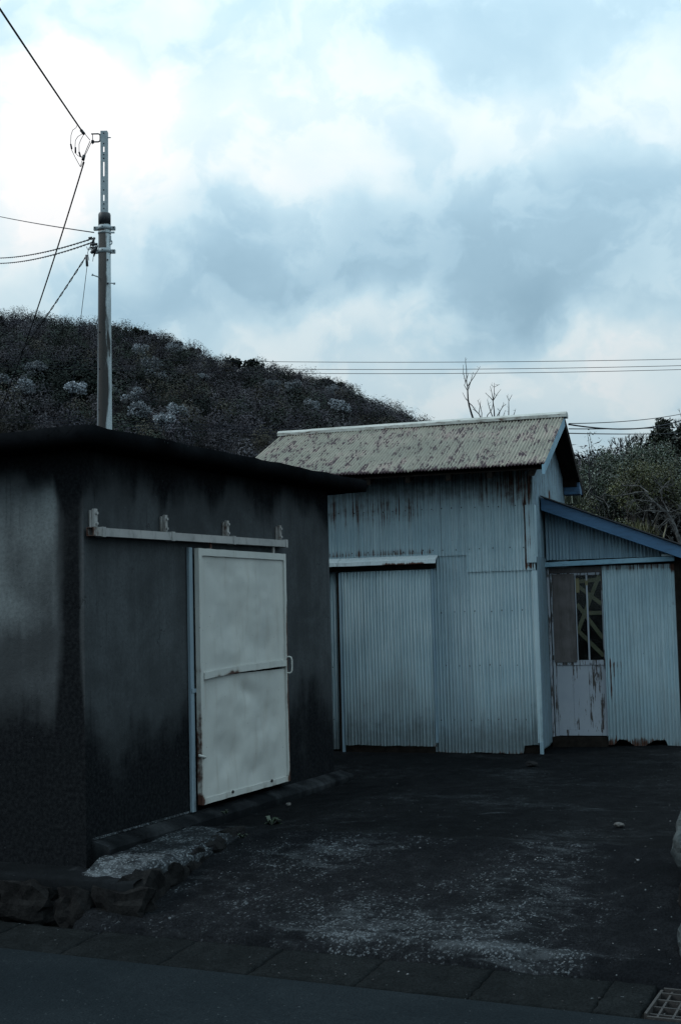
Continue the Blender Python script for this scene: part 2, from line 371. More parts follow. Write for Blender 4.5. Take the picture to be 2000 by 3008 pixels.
# gutter of precast slabs
gut = empty('gutter', F1_LOC, F1_RZ); tag(gut, 'row of worn concrete gutter slabs between road and yard', kind='structure')
gb = MB().box(-30, 30, -.93, -.45, -.2, -.012); gb.build('bed', M_SOIL, gut)
joints = [-2.55, -1.95, -1.35, -.74, -.13, .48, 1.14, 1.70, 2.32, 2.93, 3.55, 3.77]
for i in range(len(joints) - 1):
    a0, a1 = joints[i] + .003, joints[i + 1] - .003
    nx, ny = 24, 14; V = []; 
    zoff = random.uniform(-.003, .003); tw = random.uniform(-.005, .005)
    for jy in range(ny + 1):
        for ix in range(nx + 1):
            a = a0 + (a1 - a0) * ix / nx; b_ = -.912 + (.912 - .478) * jy / ny
            e = min(ix, nx - ix, 99) ; ey = min(jy, ny - jy)
            z = .004 + .03 * (b_ + .912) / .43 + zoff + tw * (ix / nx - .5) + .004 * fbm(a * 6, b_ * 6, 3)
            if e == 0 or ey == 0: z -= .003 + .009 * abs(fbm(a * 9, b_ * 9, 9))
            if e == 0: a += .010 * fbm(a * 3, b_ * 22, 5)
            if ey == 0: b_ += .012 * fbm(a * 9, b_, 2)
            V.append((a, b_, z))
    nv = len(V); W = nx + 1
    Fq = [(y * W + x, y * W + x + 1, (y + 1) * W + x + 1, (y + 1) * W + x) for y in range(ny) for x in range(nx)]
    ring = [x for x in range(W)] + [y * W + nx for y in range(1, ny + 1)] + [ny * W + x for x in range(nx - 1, -1, -1)] + [y * W for y in range(ny - 1, 0, -1)]
    for r_ in ring: V.append((V[r_][0], V[r_][1], -.08))
    for k in range(len(ring)):
        k2 = (k + 1) % len(ring); Fq.append((ring[k], nv + k, nv + k2, ring[k2]))
    wear = [.28 + .4 * fbm(v[0] * 1.2, v[1] * 4, 11) for v in V]
    me = npmesh('slab', V, Fq, {'wear': wear}); link_mesh('slab', me, M_GUTTER, gut, True)
# low concrete edging strip right of the grate
# driveway ramp
def ramp_z(a, b):
    base = .10 + (.40 - .10) * (b + .36) / (1.08 + .36)
    if b < -.36:
        base = np.interp(b, [-.50, -.478, -.455, -.375, -.36], [-.02, .03, .055, .075, .10])
    return base
def grid_surface(name, a0, a1, b0, b1, step, zf, mat, wearf, warp=None):
    na = int((a1 - a0) / step); nb = int((b1 - b0) / step); V = []; wr = []
    for j in range(nb + 1):
        for i in range(na + 1):
            a = a0 + (a1 - a0) * i / na; b = b0 + (b1 - b0) * j / nb
            if warp: a, b = warp(a, b, i, j, na, nb)
            V.append((a, b, zf(a, b))); wr.append(wearf(a, b))
    W = na + 1
    Fq = [(j * W + i, j * W + i + 1, (j + 1) * W + i + 1, (j + 1) * W + i) for j in range(nb) for i in range(na)]
    o = link_mesh(name, npmesh(name, V, Fq, {'wear': wr}), mat, None, True)
    o.location = F1_LOC; o.rotation_euler = (0, 0, F1_RZ); return o
def rz(a, b):
    s = .010 * fbm(a * 3, b * 3, 1) + .006 * fbm(a * 14, b * 14, 4)
    edge = -.36 + .05 * fbm(a * 1.6, 3.3, 1)
    return float(ramp_z(a, b - (edge + .36) * (1 if b < .2 else 0))) + s * (1 if b > -.44 else .3) + .02 * fbm(a * .8, b * .8, 8)
def rwear(a, b):
    v = .47 + .40 * fbm(a * .9, b * .9, 21)
    v += .46 * math.exp(-((b + .33 - .05 * fbm(a * 1.6, 3.3, 1)) / .035) ** 2) * sstep(1.3, 1.9, a) * sstep(4.2, 3.4, a) * (.6 + .6 * fbm(a * 2.3, 1, 1))
    v += .17 * math.exp(-((b + .05) / .25) ** 2 - ((a - 2.0) / .8) ** 2)
    v += .28 * math.exp(-((b - .35) / .3) ** 2 - ((a - 2.9) / .6) ** 2)
    v += .28 * math.exp(-((b - .75) / .25) ** 2 - ((a - 1.35) / .4) ** 2)
    v -= .25 * sstep(3.1, 3.7, a)
    return v
def rwarp(a, b, i, j, na, nb):
    if j == nb: b += .03 * fbm(a * 1.7, 8, 2)
    if j <= 1: b += .012 * fbm(a * 5, 2, 6)
    return a, b
o = grid_surface('driveway', .25, 6.5, -.50, 1.09, .028, rz, M_RAMP, rwear, rwarp)
tag(o, 'worn speckled dark driveway ramp rising from the gutter', kind='structure')
def yz(a, b): return .385 - .07 * sstep(1.0, .25, a) * sstep(4.6, 3.6, b) + .012 * min(b, 6) + .010 * fbm(a * 1.2, b * 1.2, 2) + .004 * fbm(a * 7, b * 7, 5) + .02 * fbm(a * .5, b * .5, 8)
def yw(a, b):
    v = .42 + .45 * fbm(a * .8, b * 1.3, 31)
    ln = abs((b - 2.2) - .55 * (a - 2.3) + .12 * fbm(a * 3, b, 4)); v += .5 * math.exp(-(ln / .03) ** 2) * (.5 + fbm(a * 2, b * 2, 2))
    ln = abs((b - 2.6) - .35 * (a - 3.6) + .12 * fbm(a * 3, b, 7)); v += .5 * math.exp(-(ln / .03) ** 2) * (.5 + fbm(a * 2, b * 2, 9))
    return v
def ywarp(a, b, i, j, na, nb):
    if j == 0: b += .03 * fbm(a * 1.7, 8, 2) + .004
    return a, b
o = grid_surface('yard', -2.6, 7.5, 1.096, 9.0, .06, yz, M_YARD, yw, ywarp)
tag(o, 'dark cracked asphalt yard in front of the corrugated shed', kind='structure')

# ================================================================== CONCRETE STOREHOUSE
st = empty('concrete_storehouse', F1_LOC, F1_RZ)
tag(st, 'dark stained concrete storehouse with flat slab roof and sliding metal door', 'storehouse')
def wall_grid(V, Fq, org, du, dv, nu, nv, hole=None):
    base = len(V)
    for j in range(nv + 1):
        for i in range(nu + 1): V.append(tuple(org[k] + du[k] * i / nu + dv[k] * j / nv for k in range(3)))
    for j in range(nv):
        for i in range(nu):
            if hole and hole[0] <= i < hole[1] and hole[2] <= j < hole[3]: continue
            q = base + j * (nu + 1) + i; Fq.append((q, q + 1, q + nu + 2, q + nu + 1))
V = []; Fq = []
LB, ZT = 3.77, 3.06
wall_grid(V, Fq, (0, 0, .0), (0, LB, 0), (0, 0, ZT), 76, 62, (28, 55, 9, 48))         # door side, opening behind the door
wall_grid(V, Fq, (-3.4, 0, .0), (3.4, 0, 0), (0, 0, ZT), 68, 62)                        # street side
wall_grid(V, Fq, (0, LB, 0), (-3.4, 0, 0), (0, 0, ZT), 10, 10)
wall_grid(V, Fq, (-3.4, LB, 0), (0, -LB, 0), (0, 0, ZT), 10, 10)
zb0, zt0, hb0, hb1 = ZT * 9 / 62, ZT * 48 / 62, LB * 28 / 76, LB * 55 / 76
for (p, q) in (((hb0, zb0), (hb0, zt0)), ((hb0, zt0), (hb1, zt0)), ((hb1, zt0), (hb1, zb0)), ((hb1, zb0), (hb0, zb0))):   # reveals
    n0 = len(V); V += [(0, p[0], p[1]), (0, q[0], q[1]), (-.16, q[0], q[1]), (-.16, p[0], p[1])]; Fq.append((n0, n0 + 1, n0 + 2, n0 + 3))
n0 = len(V); V += [(-.16, hb0, zb0), (-.16, hb1, zb0), (-.16, hb1, zt0), (-.16, hb0, zt0)]; Fq.append((n0, n0 + 1, n0 + 2, n0 + 3))
def stain(p):
    a, b, z = p; s = 0
    if abs(a) < .001:        # door side
        s = .85 * sstep(1.75, .75, z + .25 * fbm(b * 1.4, 0, 3)) + .75 * sstep(2.45, 2.95, z + .30 * fbm(b * 2.2, 3, 1) - .12 * b / 3.7)
        s += .5 * math.exp(-((b - .92 - .06 * math.sin(z * 5)) / .05) ** 2) * sstep(2.3, 2.5, z)
        s += .12 * sstep(.25, .0, b) + .4 * sstep(3.2, 3.77, b) * sstep(2.2, 2.7, z)
        s -= .30 * math.exp(-((b - .85) / .35) ** 2 - ((z - 1.95) / .45) ** 2)
    else:
        s = .9 * sstep(1.9, .9, z + .3 * fbm(a * 1.4, 0, 7)) + .9 * sstep(2.62, 2.98, z + .2 * fbm(a * 2.2, 3, 5)) + .75 * sstep(-.24, -.17, a)
    return s
def pale(p):
    a, b, z = p
    if abs(b) < .001 and a < -.001:
        return .95 * sstep(1.55, 2.05, z) * sstep(2.98, 2.65, z) * sstep(-.15, -.26, a) * (.8 + .35 * fbm(a * 3, z * 1.3, 2)) - .05
    return .30 * math.exp(-((b - .8) / .4) ** 2 - ((z - 2.0) / .35) ** 2) + .22 * math.exp(-((b - 3.2) / .4) ** 2 - ((z - 2.2) / .4) ** 2) + .25 * math.exp(-((b - 2.2) / .6) ** 2 - ((z - 2.72) / .12) ** 2)
me = npmesh('wall', V, Fq, {'stain': [stain(v) for v in V], 'pale': [pale(v) for v in V]})
link_mesh('wall', me, M_WALL, st)
# roof slab with an eroded edge
V = []; Fq = []; nx, ny = 46, 60
X0, X1, Y0, Y1, Z0, Z1 = -3.7, .23, -.25, 4.16, 3.03, 3.165
def slab_pt(i, j, z):
    a = X0 + (X1 - X0) * i / nx; b = Y0 + (Y1 - Y0) * j / ny
    ed = min(i, nx - i, j, ny - j)
    if ed == 0:
        f = .016 * fbm(a * 5, b * 5, z * 7) + .008 * fbm(a * 17, b * 17, z * 9)
        if i == nx: a += f
        if j == 0: b += f
        if i == nx and j == 0: a -= .03; b += .03
    return a, b, z + .008 * fbm(a * 4, b * 4, z * 3) - (.012 + .012 * abs(fbm(a * 6, b * 6, 2)) if ed == 0 and z > 3.1 else 0) + (.012 if ed == 0 and z < 3.05 else 0)
W = nx + 1
for z in (Z0, Z1):
    for j in range(ny + 1):
        for i in range(nx + 1): V.append(slab_pt(i, j, z))
n = W * (ny + 1)
for j in range(ny):
    for i in range(nx):
        q = j * W + i; Fq.append((q, q + W, q + W + 1, q + 1)); q += n; Fq.append((q, q + 1, q + W + 1, q + W))
ring = [x for x in range(W)] + [y * W + nx for y in range(1, ny + 1)] + [ny * W + x for x in range(nx - 1, -1, -1)] + [y * W for y in range(ny - 1, 0, -1)]
mid0 = len(V)
for r_ in ring:
    p, q = V[r_], V[r_ + n]; cx, cy = p[0], p[1]
    oa = .012 if cx > X1 - .1 else 0; ob = -.012 if cy < Y0 + .1 else 0
    V.append((cx + oa + .006 * fbm(cx * 11, cy * 11, 1), cy + ob, .5 * (p[2] + q[2])))
for k in range(len(ring)):
    k2 = (k + 1) % len(ring); Fq.append((ring[k], ring[k2], mid0 + k2, mid0 + k)); Fq.append((mid0 + k, mid0 + k2, ring[k2] + n, ring[k] + n))
me = npmesh('roof_slab', V, Fq, {'stain': [.3 + .5 * fbm(v[0] * 2, v[1] * 2) for v in V], 'pale': [-.2] * len(V)})
link_mesh('roof_slab', me, M_SLAB, st)
# plinth and step along the door side
pv = MB()
nseg = 40
for i in range(nseg):
    b0 = .06 + (3.9 - .06) * i / nseg; b1 = .06 + (3.9 - .06) * (i + 1) / nseg
    def prof(b):
        f = .006 * fbm(b * 6, 1, 3); return [(.001, .18), (.135 + f, .18), (.14 + f, .395 + f), (.125 + f, .415 + f), (.001, .446)]
    P0, P1 = prof(b0), prof(b1); n0 = len(pv.v)
    pv.v += [(x, b0, z) for x, z in P0] + [(x, b1, z) for x, z in P1]
    for k in range(4): pv.f.append((n0 + k, n0 + k + 1, n0 + 5 + k + 1, n0 + 5 + k))
    if i == 0: pv.f.append((n0, n0 + 1, n0 + 2, n0 + 3, n0 + 4))
    if i == nseg - 1: pv.f.append(tuple(n0 + 5 + k for k in reversed(range(5))))
pv.build('step', M_PLINTH, st, attrs={'stain': lambda p: .25 + .4 * fbm(p.x * 3, p.y * 3), 'pale': lambda p: .35 + .3 * fbm(p.y * 5, p.z * 4) if p.z > .38 else -.2})
MB().box(.0015, .012, .07, 1.265, .4485, .461).build('mortar_line', M_PAD, st, attrs={'wear': lambda p: .7})
# door jamb strip
MB().box(.004, .03, 1.27, 1.32, .449, 2.42).build('door_jamb', M_JAMB, st, bevel=.004, attrs={'dirt': lambda p: .5 * sstep(.9, .45, p.z), 'rust': lambda p: -.2})
# sliding door
D0, D1, DZ0, DZ1 = 1.335, 2.757, .495, 2.415
def door_attr(p):
    b, z = p[1], p[2]; r = 0
    r += .62 * sstep(D0 + .05, D0, b) * (sstep(1.9, 1.4, z) * .9 + .15)
    r += 1.05 * sstep(D1 - .05, D1 - .012, b) * (.35 + .6 * sstep(2.2, 1.6, z))
    r += .46 * sstep(DZ0 + .09, DZ0 + .03, z)
    r += .35 * math.exp(-((z - 1.50) / .02) ** 2)
    r += .45 * math.exp(-((b - 1.40) / .02) ** 2 - ((z - 1.0) / .5) ** 2)
    return r - .06
dr = MB()
def strip(m, rect, n, axis, x0, x1):
    (y0, y1, z0, z1) = rect; base = len(m.v)
    for k in range(n + 1):
        t = k / n
        if axis == 'z':
            z = z0 + (z1 - z0) * t; j = .0025 * fbm(z * 9, y0 * 3, 1)
            ring_ = [(x0, y0, z), (x1, y0 + j, z), (x1, y1 + j, z), (x0, y1, z)]
        else:
            y = y0 + (y1 - y0) * t; j = .003 * fbm(y * 9, z0 * 3, 1)
            ring_ = [(x0, y, z0), (x0, y, z1), (x1, y, z1 + j), (x1, y, z0 + j)]
        m.v += ring_
    for k in range(n):
        for q in range(4):
            a = base + 4 * k + q; b = base + 4 * k + (q + 1) % 4; m.f.append((a, b, b + 4, a + 4))
    m.f.append(tuple(base + q for q in (3, 2, 1, 0))); m.f.append(tuple(base + 4 * n + q for q in range(4)))
strip(dr, (D0, D0 + .045, DZ0, DZ1), 60, 'z', .035, .075)
strip(dr, (D1 - .035, D1, DZ0, DZ1), 60, 'z', .035, .075)
strip(dr, (D0 + .046, D1 - .036, DZ1 - .055, DZ1 - .001), 24, 'y', .035, .074)
strip(dr, (D0 + .046, D1 - .036, DZ0 + .001, DZ0 + .045), 24, 'y', .035, .074)
door = dr.build('sliding_door', M_DOOR, st, attrs={'rust': door_attr, 'dirt': lambda p: .15 * sstep(1.2, .5, p.z)})
door['label'] = 'cream painted sheet metal sliding door with rusted edges'
def panel(name, z0, z1, dents):
    nu, nv = 56, 44; V = []
    for j in range(nv + 1):
        for i in range(nu + 1):
            b = D0 + .03 + (D1 - D0 - .05) * i / nu; z = z0 + (z1 - z0) * j / nv
            ed = min(i / nu, 1 - i / nu, j / nv, 1 - j / nv) * 6; ed = min(1, ed)
            x = .060 + ed * (.014 * fbm(b * 1.9, z * 1.5, 4) + .009 * fbm(b * 4, z * 3.4, 2))
            for (db, dz, rr, am, sk) in dents:
                u = ((b - db) + sk * (z - dz)) / rr; v_ = (z - dz) / (rr * .7); x += ed * am * math.exp(-u * u - v_ * v_)
            V.append((min(x, .0725), b, z))
    W = nu + 1
    Fq = [(j * W + i, j * W + i + 1, (j + 1) * W + i + 1, (j + 1) * W + i) for j in range(nv) for i in range(nu)]
    me = npmesh(name, V, Fq, {'rust': [door_attr(v) - .12 for v in V], 'dirt': [.02 + .10 * fbm(v[1] * 3, v[2] * 3, 5) + .25 * sstep(.75, .5, v[2]) + .3 * math.exp(-((v[2] - 1.44) / .03) ** 2) for v in V]})
    return link_mesh(name, me, M_DOOR, door, True)
panel('upper_panel', 1.475, 2.36, [(1.93, 1.82, .22, -.022, .6), (2.23, 1.64, .2, -.015, 0), (2.05, 2.2, .2, .010, 0), (1.75, 1.6, .15, .01, 0)])
panel('lower_panel', .50, 1.44, [(2.1, 1.30, .16, -.03, 1.0), (2.45, 1.05, .2, -.016, 0), (1.75, .85, .2, -.018, .5), (1.75, 1.30, .16, .012, 0), (2.6, .75, .2, -.014, -.5), (2.2, .62, .14, -.016, 0)])
m = MB(); strip(m, (D0 + .047, D1 - .036, 1.447, 1.498), 24, 'y', .062, .084)
m.v = [(x, y, z + .027 * (y - 2.05) + (.006 * math.sin((y - 1.5) * 3))) for x, y, z in m.v]
m.build('mid_rail', M_DOOR, door, attrs={'rust': lambda p: .12 + .62 * math.exp(-((p.y - 1.72) / .28) ** 2) * (p.z < 1.475) + .2 * sstep(2.4, 2.8, p.y), 'dirt': lambda p: .1})
hb = [(a_ - .02, b_ - .128, z_ + .01) for a_, b_, z_ in [(.09, 2.874, 1.395), (.108, 2.884, 1.39), (.12, 2.892, 1.397), (.125, 2.896, 1.412), (.126, 2.897, 1.46), (.125, 2.896, 1.508), (.12, 2.892, 1.523), (.108, 2.884, 1.53), (.09, 2.874, 1.525)]]
MB().tube(hb, .007, 8).build('handle', M_DOOR, door, True, attrs={'rust': lambda p: .1, 'dirt': lambda p: .2})
for hbv in (1.55, 2.58):
    MB().box(.045, .056, hbv - .012, hbv + .012, DZ1 - .01, 2.47).build('hanger', M_RAIL, door, attrs={'rust': lambda p: .7, 'dirt': lambda p: .3})
MB().tube([(.06, D0 - .02, .865), (.086, D0 + .035, .845)], .011, 8).build('latch_pin', M_DOOR, door, True)
MB().box(.031, .036, D0 - .06, D0 + .01, 1.33, 1.36).build('catch_plate', M_JAMB, door, attrs={'rust': lambda p: .2})
for (bb, zz) in ((1.78, .535), (2.42, .538)):
    MB().tube([(.074, bb, zz), (.084, bb, zz)], .012, 8).build('bolt', M_IRON, door)
# track rail
tr = MB()
# open box section: left end hollow
r0, r1 = .004, 2.80
def rail_ring(b): 
    z = 2.450 + .009 * b; return [(.022, b, z), (.075, b, z), (.075, b, z + .057), (.022, b, z + .057)]
N = 40
for k in range(N + 1): tr.v += rail_ring(r0 + (r1 - r0) * k / N)
for k in range(N):
    for q in range(4):
        a = 4 * k + q; b = 4 * k + (q + 1) % 4; tr.f.append((a, b, b + 4, a + 4))
rail = tr.build('track_rail', M_RAIL, st, attrs={'rust': lambda p: .75 * sstep(.12, .01, p.y) + .12, 'dirt': lambda p: .15 if p.z > 2.5 else .05})
rail.modifiers.new('wall', 'SOLIDIFY').thickness = .004
rail['label'] = 'cream steel box track with rusted open end above the sliding door'
for i, bb in enumerate((.125, .985, 1.88, 2.775)):
    z = 2.450 + .009 * bb
    MB().box(.018, .081, bb - .020, bb + .020, z - .006, z + .063).build('clamp', M_RAIL, rail, bevel=.003, attrs={'rust': lambda p: .2, 'dirt': lambda p: .2})
    bk = bb - .045
    m = MB().box(.022, .046, bk - .017, bk + .017, z + .062, z + .185)
    m.box(.003, .021, bk - .026, bk + .006, z + .055, z + .175)
    br = m.build('bracket', M_RAIL, rail, bevel=.003, attrs={'rust': lambda p: .5, 'dirt': lambda p: .3})
    for zz in (.085, .155):
        MB().tube([(.04, bk, z + zz), (.058, bk, z + zz)], .011, 6).build('bolt', M_RAIL, rail)

# ------------------------------------------------------------------ retaining wall and pad
def rock(name, c, r, mat, parent, seed, sub=3, rough=.22, sq=.0, smooth=False):
    import bmesh
    bm = bmesh.new(); bmesh.ops.create_icosphere(bm, subdivisions=sub, radius=1)
    for v in bm.verts:
        p = v.co.normalized()
        if sq:   # squarer outline
            mx = max(abs(p.x), abs(p.y), abs(p.z)); p = p * (1 - sq) + (p / mx) * sq * .85
        d = 1 + rough * fbm(p.x * 1.3 + seed, p.y * 1.3 - seed, p.z * 1.3, 3) + rough * .35 * fbm(p.x * 5 + seed, p.y * 5, p.z * 5, 2)
        v.co = Vector((p.x * r[0] * d, p.y * r[1] * d, p.z * r[2] * d))
    me = bpy.data.meshes.new(name); bm.to_mesh(me); bm.free()
    o = link_mesh(name, me, mat, parent, smooth); o.location = c; return o
rw = empty('retaining_wall', F1_LOC, F1_RZ); tag(rw, 'low retaining wall of dark rough stones under the storehouse corner', 'stone wall')
cm = MB(); 
def core(x0, x1, y0, y1, z0, z1): cm.box(x0, x1, y0, y1, z0, z1)
core(-3.4, .47, -.27, -.003, -.05, .235); core(.25, .47, -.002, 1.25, -.05, .30)
cm.build('mortar_core', M_STONE, rw)
# coping as a rough grid
V = []; Fq = []; na, nb_ = 70, 8
for j in range(nb_ + 1):
    for i in range(na + 1):
        a = -3.4 + 3.98 * i / na; b = -.315 + .31 * j / nb_
        z = .285 + .014 * fbm(a * 4, b * 4, 1) + .008 * fbm(a * 15, b * 15, 1) - (.012 + .02 * abs(fbm(a * 7, 2, 2)) if j == 0 else 0)
        if j <= 1: b += .03 * fbm(a * 4, 1, 1) + .012 * fbm(a * 15, 1, 1)
        V.append((a, b, z))
W = na + 1
Fq = [(j * W + i, j * W + i + 1, (j + 1) * W + i + 1, (j + 1) * W + i) for j in range(nb_) for i in range(na)]
n0 = len(V)
for i in range(na + 1): V.append((V[i][0], V[i][1] + .01, .20))
Fq += [(n0 + i, n0 + i + 1, i + 1, i) for i in range(na)]
link_mesh('coping', npmesh('coping', V, Fq, {'stain': [.2 + .5 * fbm(v[0] * 2, v[1] * 3, 8) for v in V], 'pale': [.1 + .5 * fbm(v[0] * 3, v[1] * 5, 2) - (.3 if v[0] < -.1 else 0) for v in V]}), M_PLINTH, rw, True)
a = -2.9; k = 0
while a < .62:
    wd = random.uniform(.24, .46)
    rock('stone', (a + wd / 2, -.285 + random.uniform(-.015, .015), .115 + random.uniform(-.02, .01)), (wd * .57, .085, random.uniform(.13, .165)), M_STONE, rw, k * 3.7, 3, .34, .75)
    a += wd; k += 1
for (sa, sb, sz, ra, rb, rz_) in ((.52, -.14, .16, .115, .17, .165), (.53, .14, .20, .10, .16, .145), (.52, .43, .235, .095, .17, .125), (.52, .73, .29, .09, .16, .10), (.52, 1.0, .33, .085, .15, .085)):
    rock('stone', (sa, sb, sz), (ra, rb, rz_), M_STONE, rw, sb * 9 + 3, 3, .34, .6)
rock('stone', (.70, .02, .10), (.08, .11, .07), M_STONE, rw, 71, 3, .2)
# pad
V = []; Fq = []; na, nb_ = 22, 60
for j in range(nb_ + 1):
    b = -.225 + 1.60 * j / nb_
    ar = .60 + .035 * fbm(b * 3.5, 4, 2) - .03 * sstep(.9, 1.3, b) - (.10 * sstep(.12, -.225, b)) ; al = .128
    for i in range(na + 1):
        t = i / na; a = al + (ar - al) * t
        z = .365 + .03 * sstep(.2, 1.3, b) + .012 * fbm(a * 6, b * 6, 3) - .035 * sstep(.85, 1.0, t) - .07 * sstep(.0, -.225, b) - .03 * sstep(.05,-.2,b)*t - .07 * sstep(1.0, 1.36, b)
        V.append((a, b, z))
W = na + 1
Fq = [(j * W + i, j * W + i + 1, (j + 1) * W + i + 1, (j + 1) * W + i) for j in range(nb_) for i in range(na)]
n0 = len(V)
for j in range(nb_ + 1): q = V[j * W + na]; V.append((q[0] - .012 + .012 * fbm(q[1] * 9, 1), q[1], q[2] - .06 - .02 * abs(fbm(q[1] * 5, 2))))
Fq += [(j * W + na, n0 + j, n0 + j + 1, (j + 1) * W + na) for j in range(nb_)]
n1 = len(V)
for i in range(na + 1): q = V[i]; V.append((q[0], q[1] + .005, .2))
Fq += [(i, n1 + i, n1 + i + 1, i + 1) for i in range(na)]
link_mesh('pad', npmesh('pad', V, Fq, {'wear': [.45 + .5 * sstep(.6, -.1, v[1]) * sstep(.25, .05, abs(v[0] - .36)) + .3 * fbm(v[0] * 4, v[1] * 2, 6) for v in V]}), M_PAD, rw, True)['label'] = 'pale worn concrete pad on top of the stones'

# boulders at the right edge
def f1(a, b, z): return Matrix.Translation(F1_LOC) @ Matrix.Rotation(F1_RZ, 4, 'Z') @ Vector((a, b, z))
def boulder(a, b, z, r, mat, seed, label, sq=.25):
    o = rock('boulder', f1(a, b, z), r, mat, None, seed, 4, .2, sq); o.rotation_euler = (0, 0, F1_RZ); tag(o, label, 'boulder', 'boulders beside the driveway'); return o
boulder(3.86, .74, .52, (.22, .26, .24), M_BOULDER, 5.5, 'large pale rounded boulder at the right edge of the driveway')
boulder(3.95, .36, .26, (.22, .22, .22), M_ROCKDARK, 9.1, 'dark rough boulder below the large pale one', .3)
boulder(3.92, -.16, .17, (.105, .12, .13), M_BOULDER, 2.2, 'small pale lumpy boulder nearest the drain grate', .1)
boulder(4.02, 1.25, .55, (.3, .32, .28), M_ROCKDARK, 4.2, 'dark boulder behind the large pale one', .3)

# drain grate
gr = empty('drain_grate', F1_LOC, F1_RZ); tag(gr, 'rusty steel drain grate set in the gutter at bottom right', 'drain grate')
g0, g1, h0, h1 = 3.80, 4.30, -.895, -.505
fm = MB().box(g0 - .012, g0 + .002, h0, h1, -.06, .022).box(g1, g1 + .015, h0, h1, -.06, .022).box(g0 + .002, g1, h0 - .012, h0, -.06, .012).box(g0 + .002, g1, h1, h1 + .012, -.06, .03)
fm.build('frame', M_IRON, gr, bevel=.002)
for k in range(4):
    b = h0 + (h1 - h0) * (k + .5) / 4
    MB().box(g0 + .003, g1 - .001, b - .006, b + .006, -.035, .004 + .02 * (k + .5) / 4).build('bar', M_IRON, gr)
for k in range(7):
    a = g0 + .045 + k * .07
    m = MB().box(a - .005, a + .005, h0 + .001, h1 - .001, -.033, .012); m.v = [(x, y, z + (.012 * (y - h0) / .39 - .006 if z > 0 else 0)) for x, y, z in m.v]; m.build('bar', M_IRON, gr)
MB().box(g0 - .02, g1 + .02, h0 - .02, h1 + .02, -.3, -.2).build('pit', M_INTERIOR, gr)

# ================================================================== CORRUGATED SHED
PITCH_C = .035
def corr(name, parent, mat, x0, x1, zb, zt, mapf, attrs, rows=40, amp=.0095, seg=6, phase=0.0, warp=.004, grime_shade=True):
    """corrugated sheet: x along, v up the sheet, w out of it"""
    n = max(2, int(round((x1 - x0) / PITCH_C * seg))); xs = np.linspace(x0, x1, n + 1)
    ws = amp * np.cos(2 * np.pi * (xs - phase) / PITCH_C)
    tone_ = random.uniform(-.09, .07); attrs = dict(attrs, tone=lambda x, v: tone_, grime_shade=(lambda x, v: .70 * sstep(1.75, .55, v + .35 * fbm(x * 1.1, 4, 2))) if grime_shade else (lambda x, v: 0))  # lower part darkened: splash grime plus weaker skylight put into the colour
    V = []; A = {k: [] for k in attrs}
    zbs = [zb(x) if callable(zb) else zb for x in xs]; zts = [zt(x) if callable(zt) else zt for x in xs]
    for j in range(rows + 1):
        t = j / rows
        for i, x in enumerate(xs):
            v = zbs[i] + (zts[i] - zbs[i]) * t
            ww = ws[i] + warp * fbm(x * 1.5, v * 1.3, 6)
            V.append(mapf(x, v, ww))
            for k, fn in attrs.items(): A[k].append(fn(x, v))
    W = n + 1
    Fq = [(j * W + i, j * W + i + 1, (j + 1) * W + i + 1, (j + 1) * W + i) for j in range(rows) for i in range(n)]
    return link_mesh(name, npmesh(name, V, Fq, A), mat, parent, True)
sh = empty('corrugated_shed', F2_LOC, F2_RZ)
tag(sh, 'pale blue corrugated iron shed with flaking green gable roof', 'shed')
front = lambda off: (lambda x, v, w_: (x, -off - w_, v))
def rust_front(x, z):
    r = -.02
    r += .55 * sstep(2.55, 2.95, z) * sstep(3.35, 3.0, z) * sstep(-.9, -1.35, x)
    r += .6 * sstep(2.44, 2.50, z) * sstep(2.62, 2.5, z) * sstep(-.9, -1.1, x)
    r += .60 * sstep(2.70, 3.1, z) * sstep(-1.4, -.2, x)
    r += .85 * math.exp(-((x + .085) / .012) ** 2) * sstep(2.25, 2.35, z) * sstep(3.05, 2.95, z)
    r += .95 * math.exp(-((x + .045) / .045) ** 2 - ((z - 2.335) / .05) ** 2)
    return r
def dirt_shade_front(x, z):
    return .12 + .55 * sstep(2.8, 3.2, z) + .62 * sstep(1.05, .5, z + .12 * fbm(x * 3, 1, 1)) + .1 * fbm(x * .8, z * .8, 3) + .22 * math.exp(-((z - .93) / .05) ** 2) * sstep(-.35, -.1, x)  # dirt plus painted eave shade at the top, grime and shade at the foot
def ragged(base, am, f, seed, chips=()):
    def fn(x):
        z = base + am * fbm(x * f, seed, 1) + am * .5 * fbm(x * f * 4, seed, 3)
        for (c0, c1, h) in chips: z += h * sstep(c0 - .012, c0, x) * sstep(c1 + .012, c1, x)
        return z
    return fn
FA = {'rust': rust_front, 'dirt': dirt_shade_front}
def rust_low(base):
    return lambda x, z: rust_front(x, z) + .62 * sstep(base + .10, base + .0, z) + .1
# upper and lower sheets, each its own piece, lapped left over right
dxq0, dxq1 = -2.09, -1.03
xs_up = [-3.05, -2.42, -1.79, -1.16, -.70, .004]
for i in range(5):
    x0, x1 = xs_up[i], xs_up[i + 1]
    zb_ = 2.46 if i < 4 else 2.285
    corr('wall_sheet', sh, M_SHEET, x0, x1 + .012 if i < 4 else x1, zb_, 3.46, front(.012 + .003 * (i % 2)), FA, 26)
xs_lo = [-3.05, -2.42, -2.0, -1.35, -.70, .004]
for i in range(5):
    x0, x1 = xs_lo[i], xs_lo[i + 1]
    top = 2.475 if i < 4 else 2.30
    bot = ragged(.445, .012, 3, i * 2.1, [(-.17, -.02, .075)] if i == 4 else []) if i >= 3 else .47
    corr('wall_sheet', sh, M_SHEET, x0, x1 + .012 if i < 4 else x1, bot, top, front(.001 + .003 * (i % 2)), {'rust': rust_low(.42), 'dirt': dirt_shade_front}, 44)
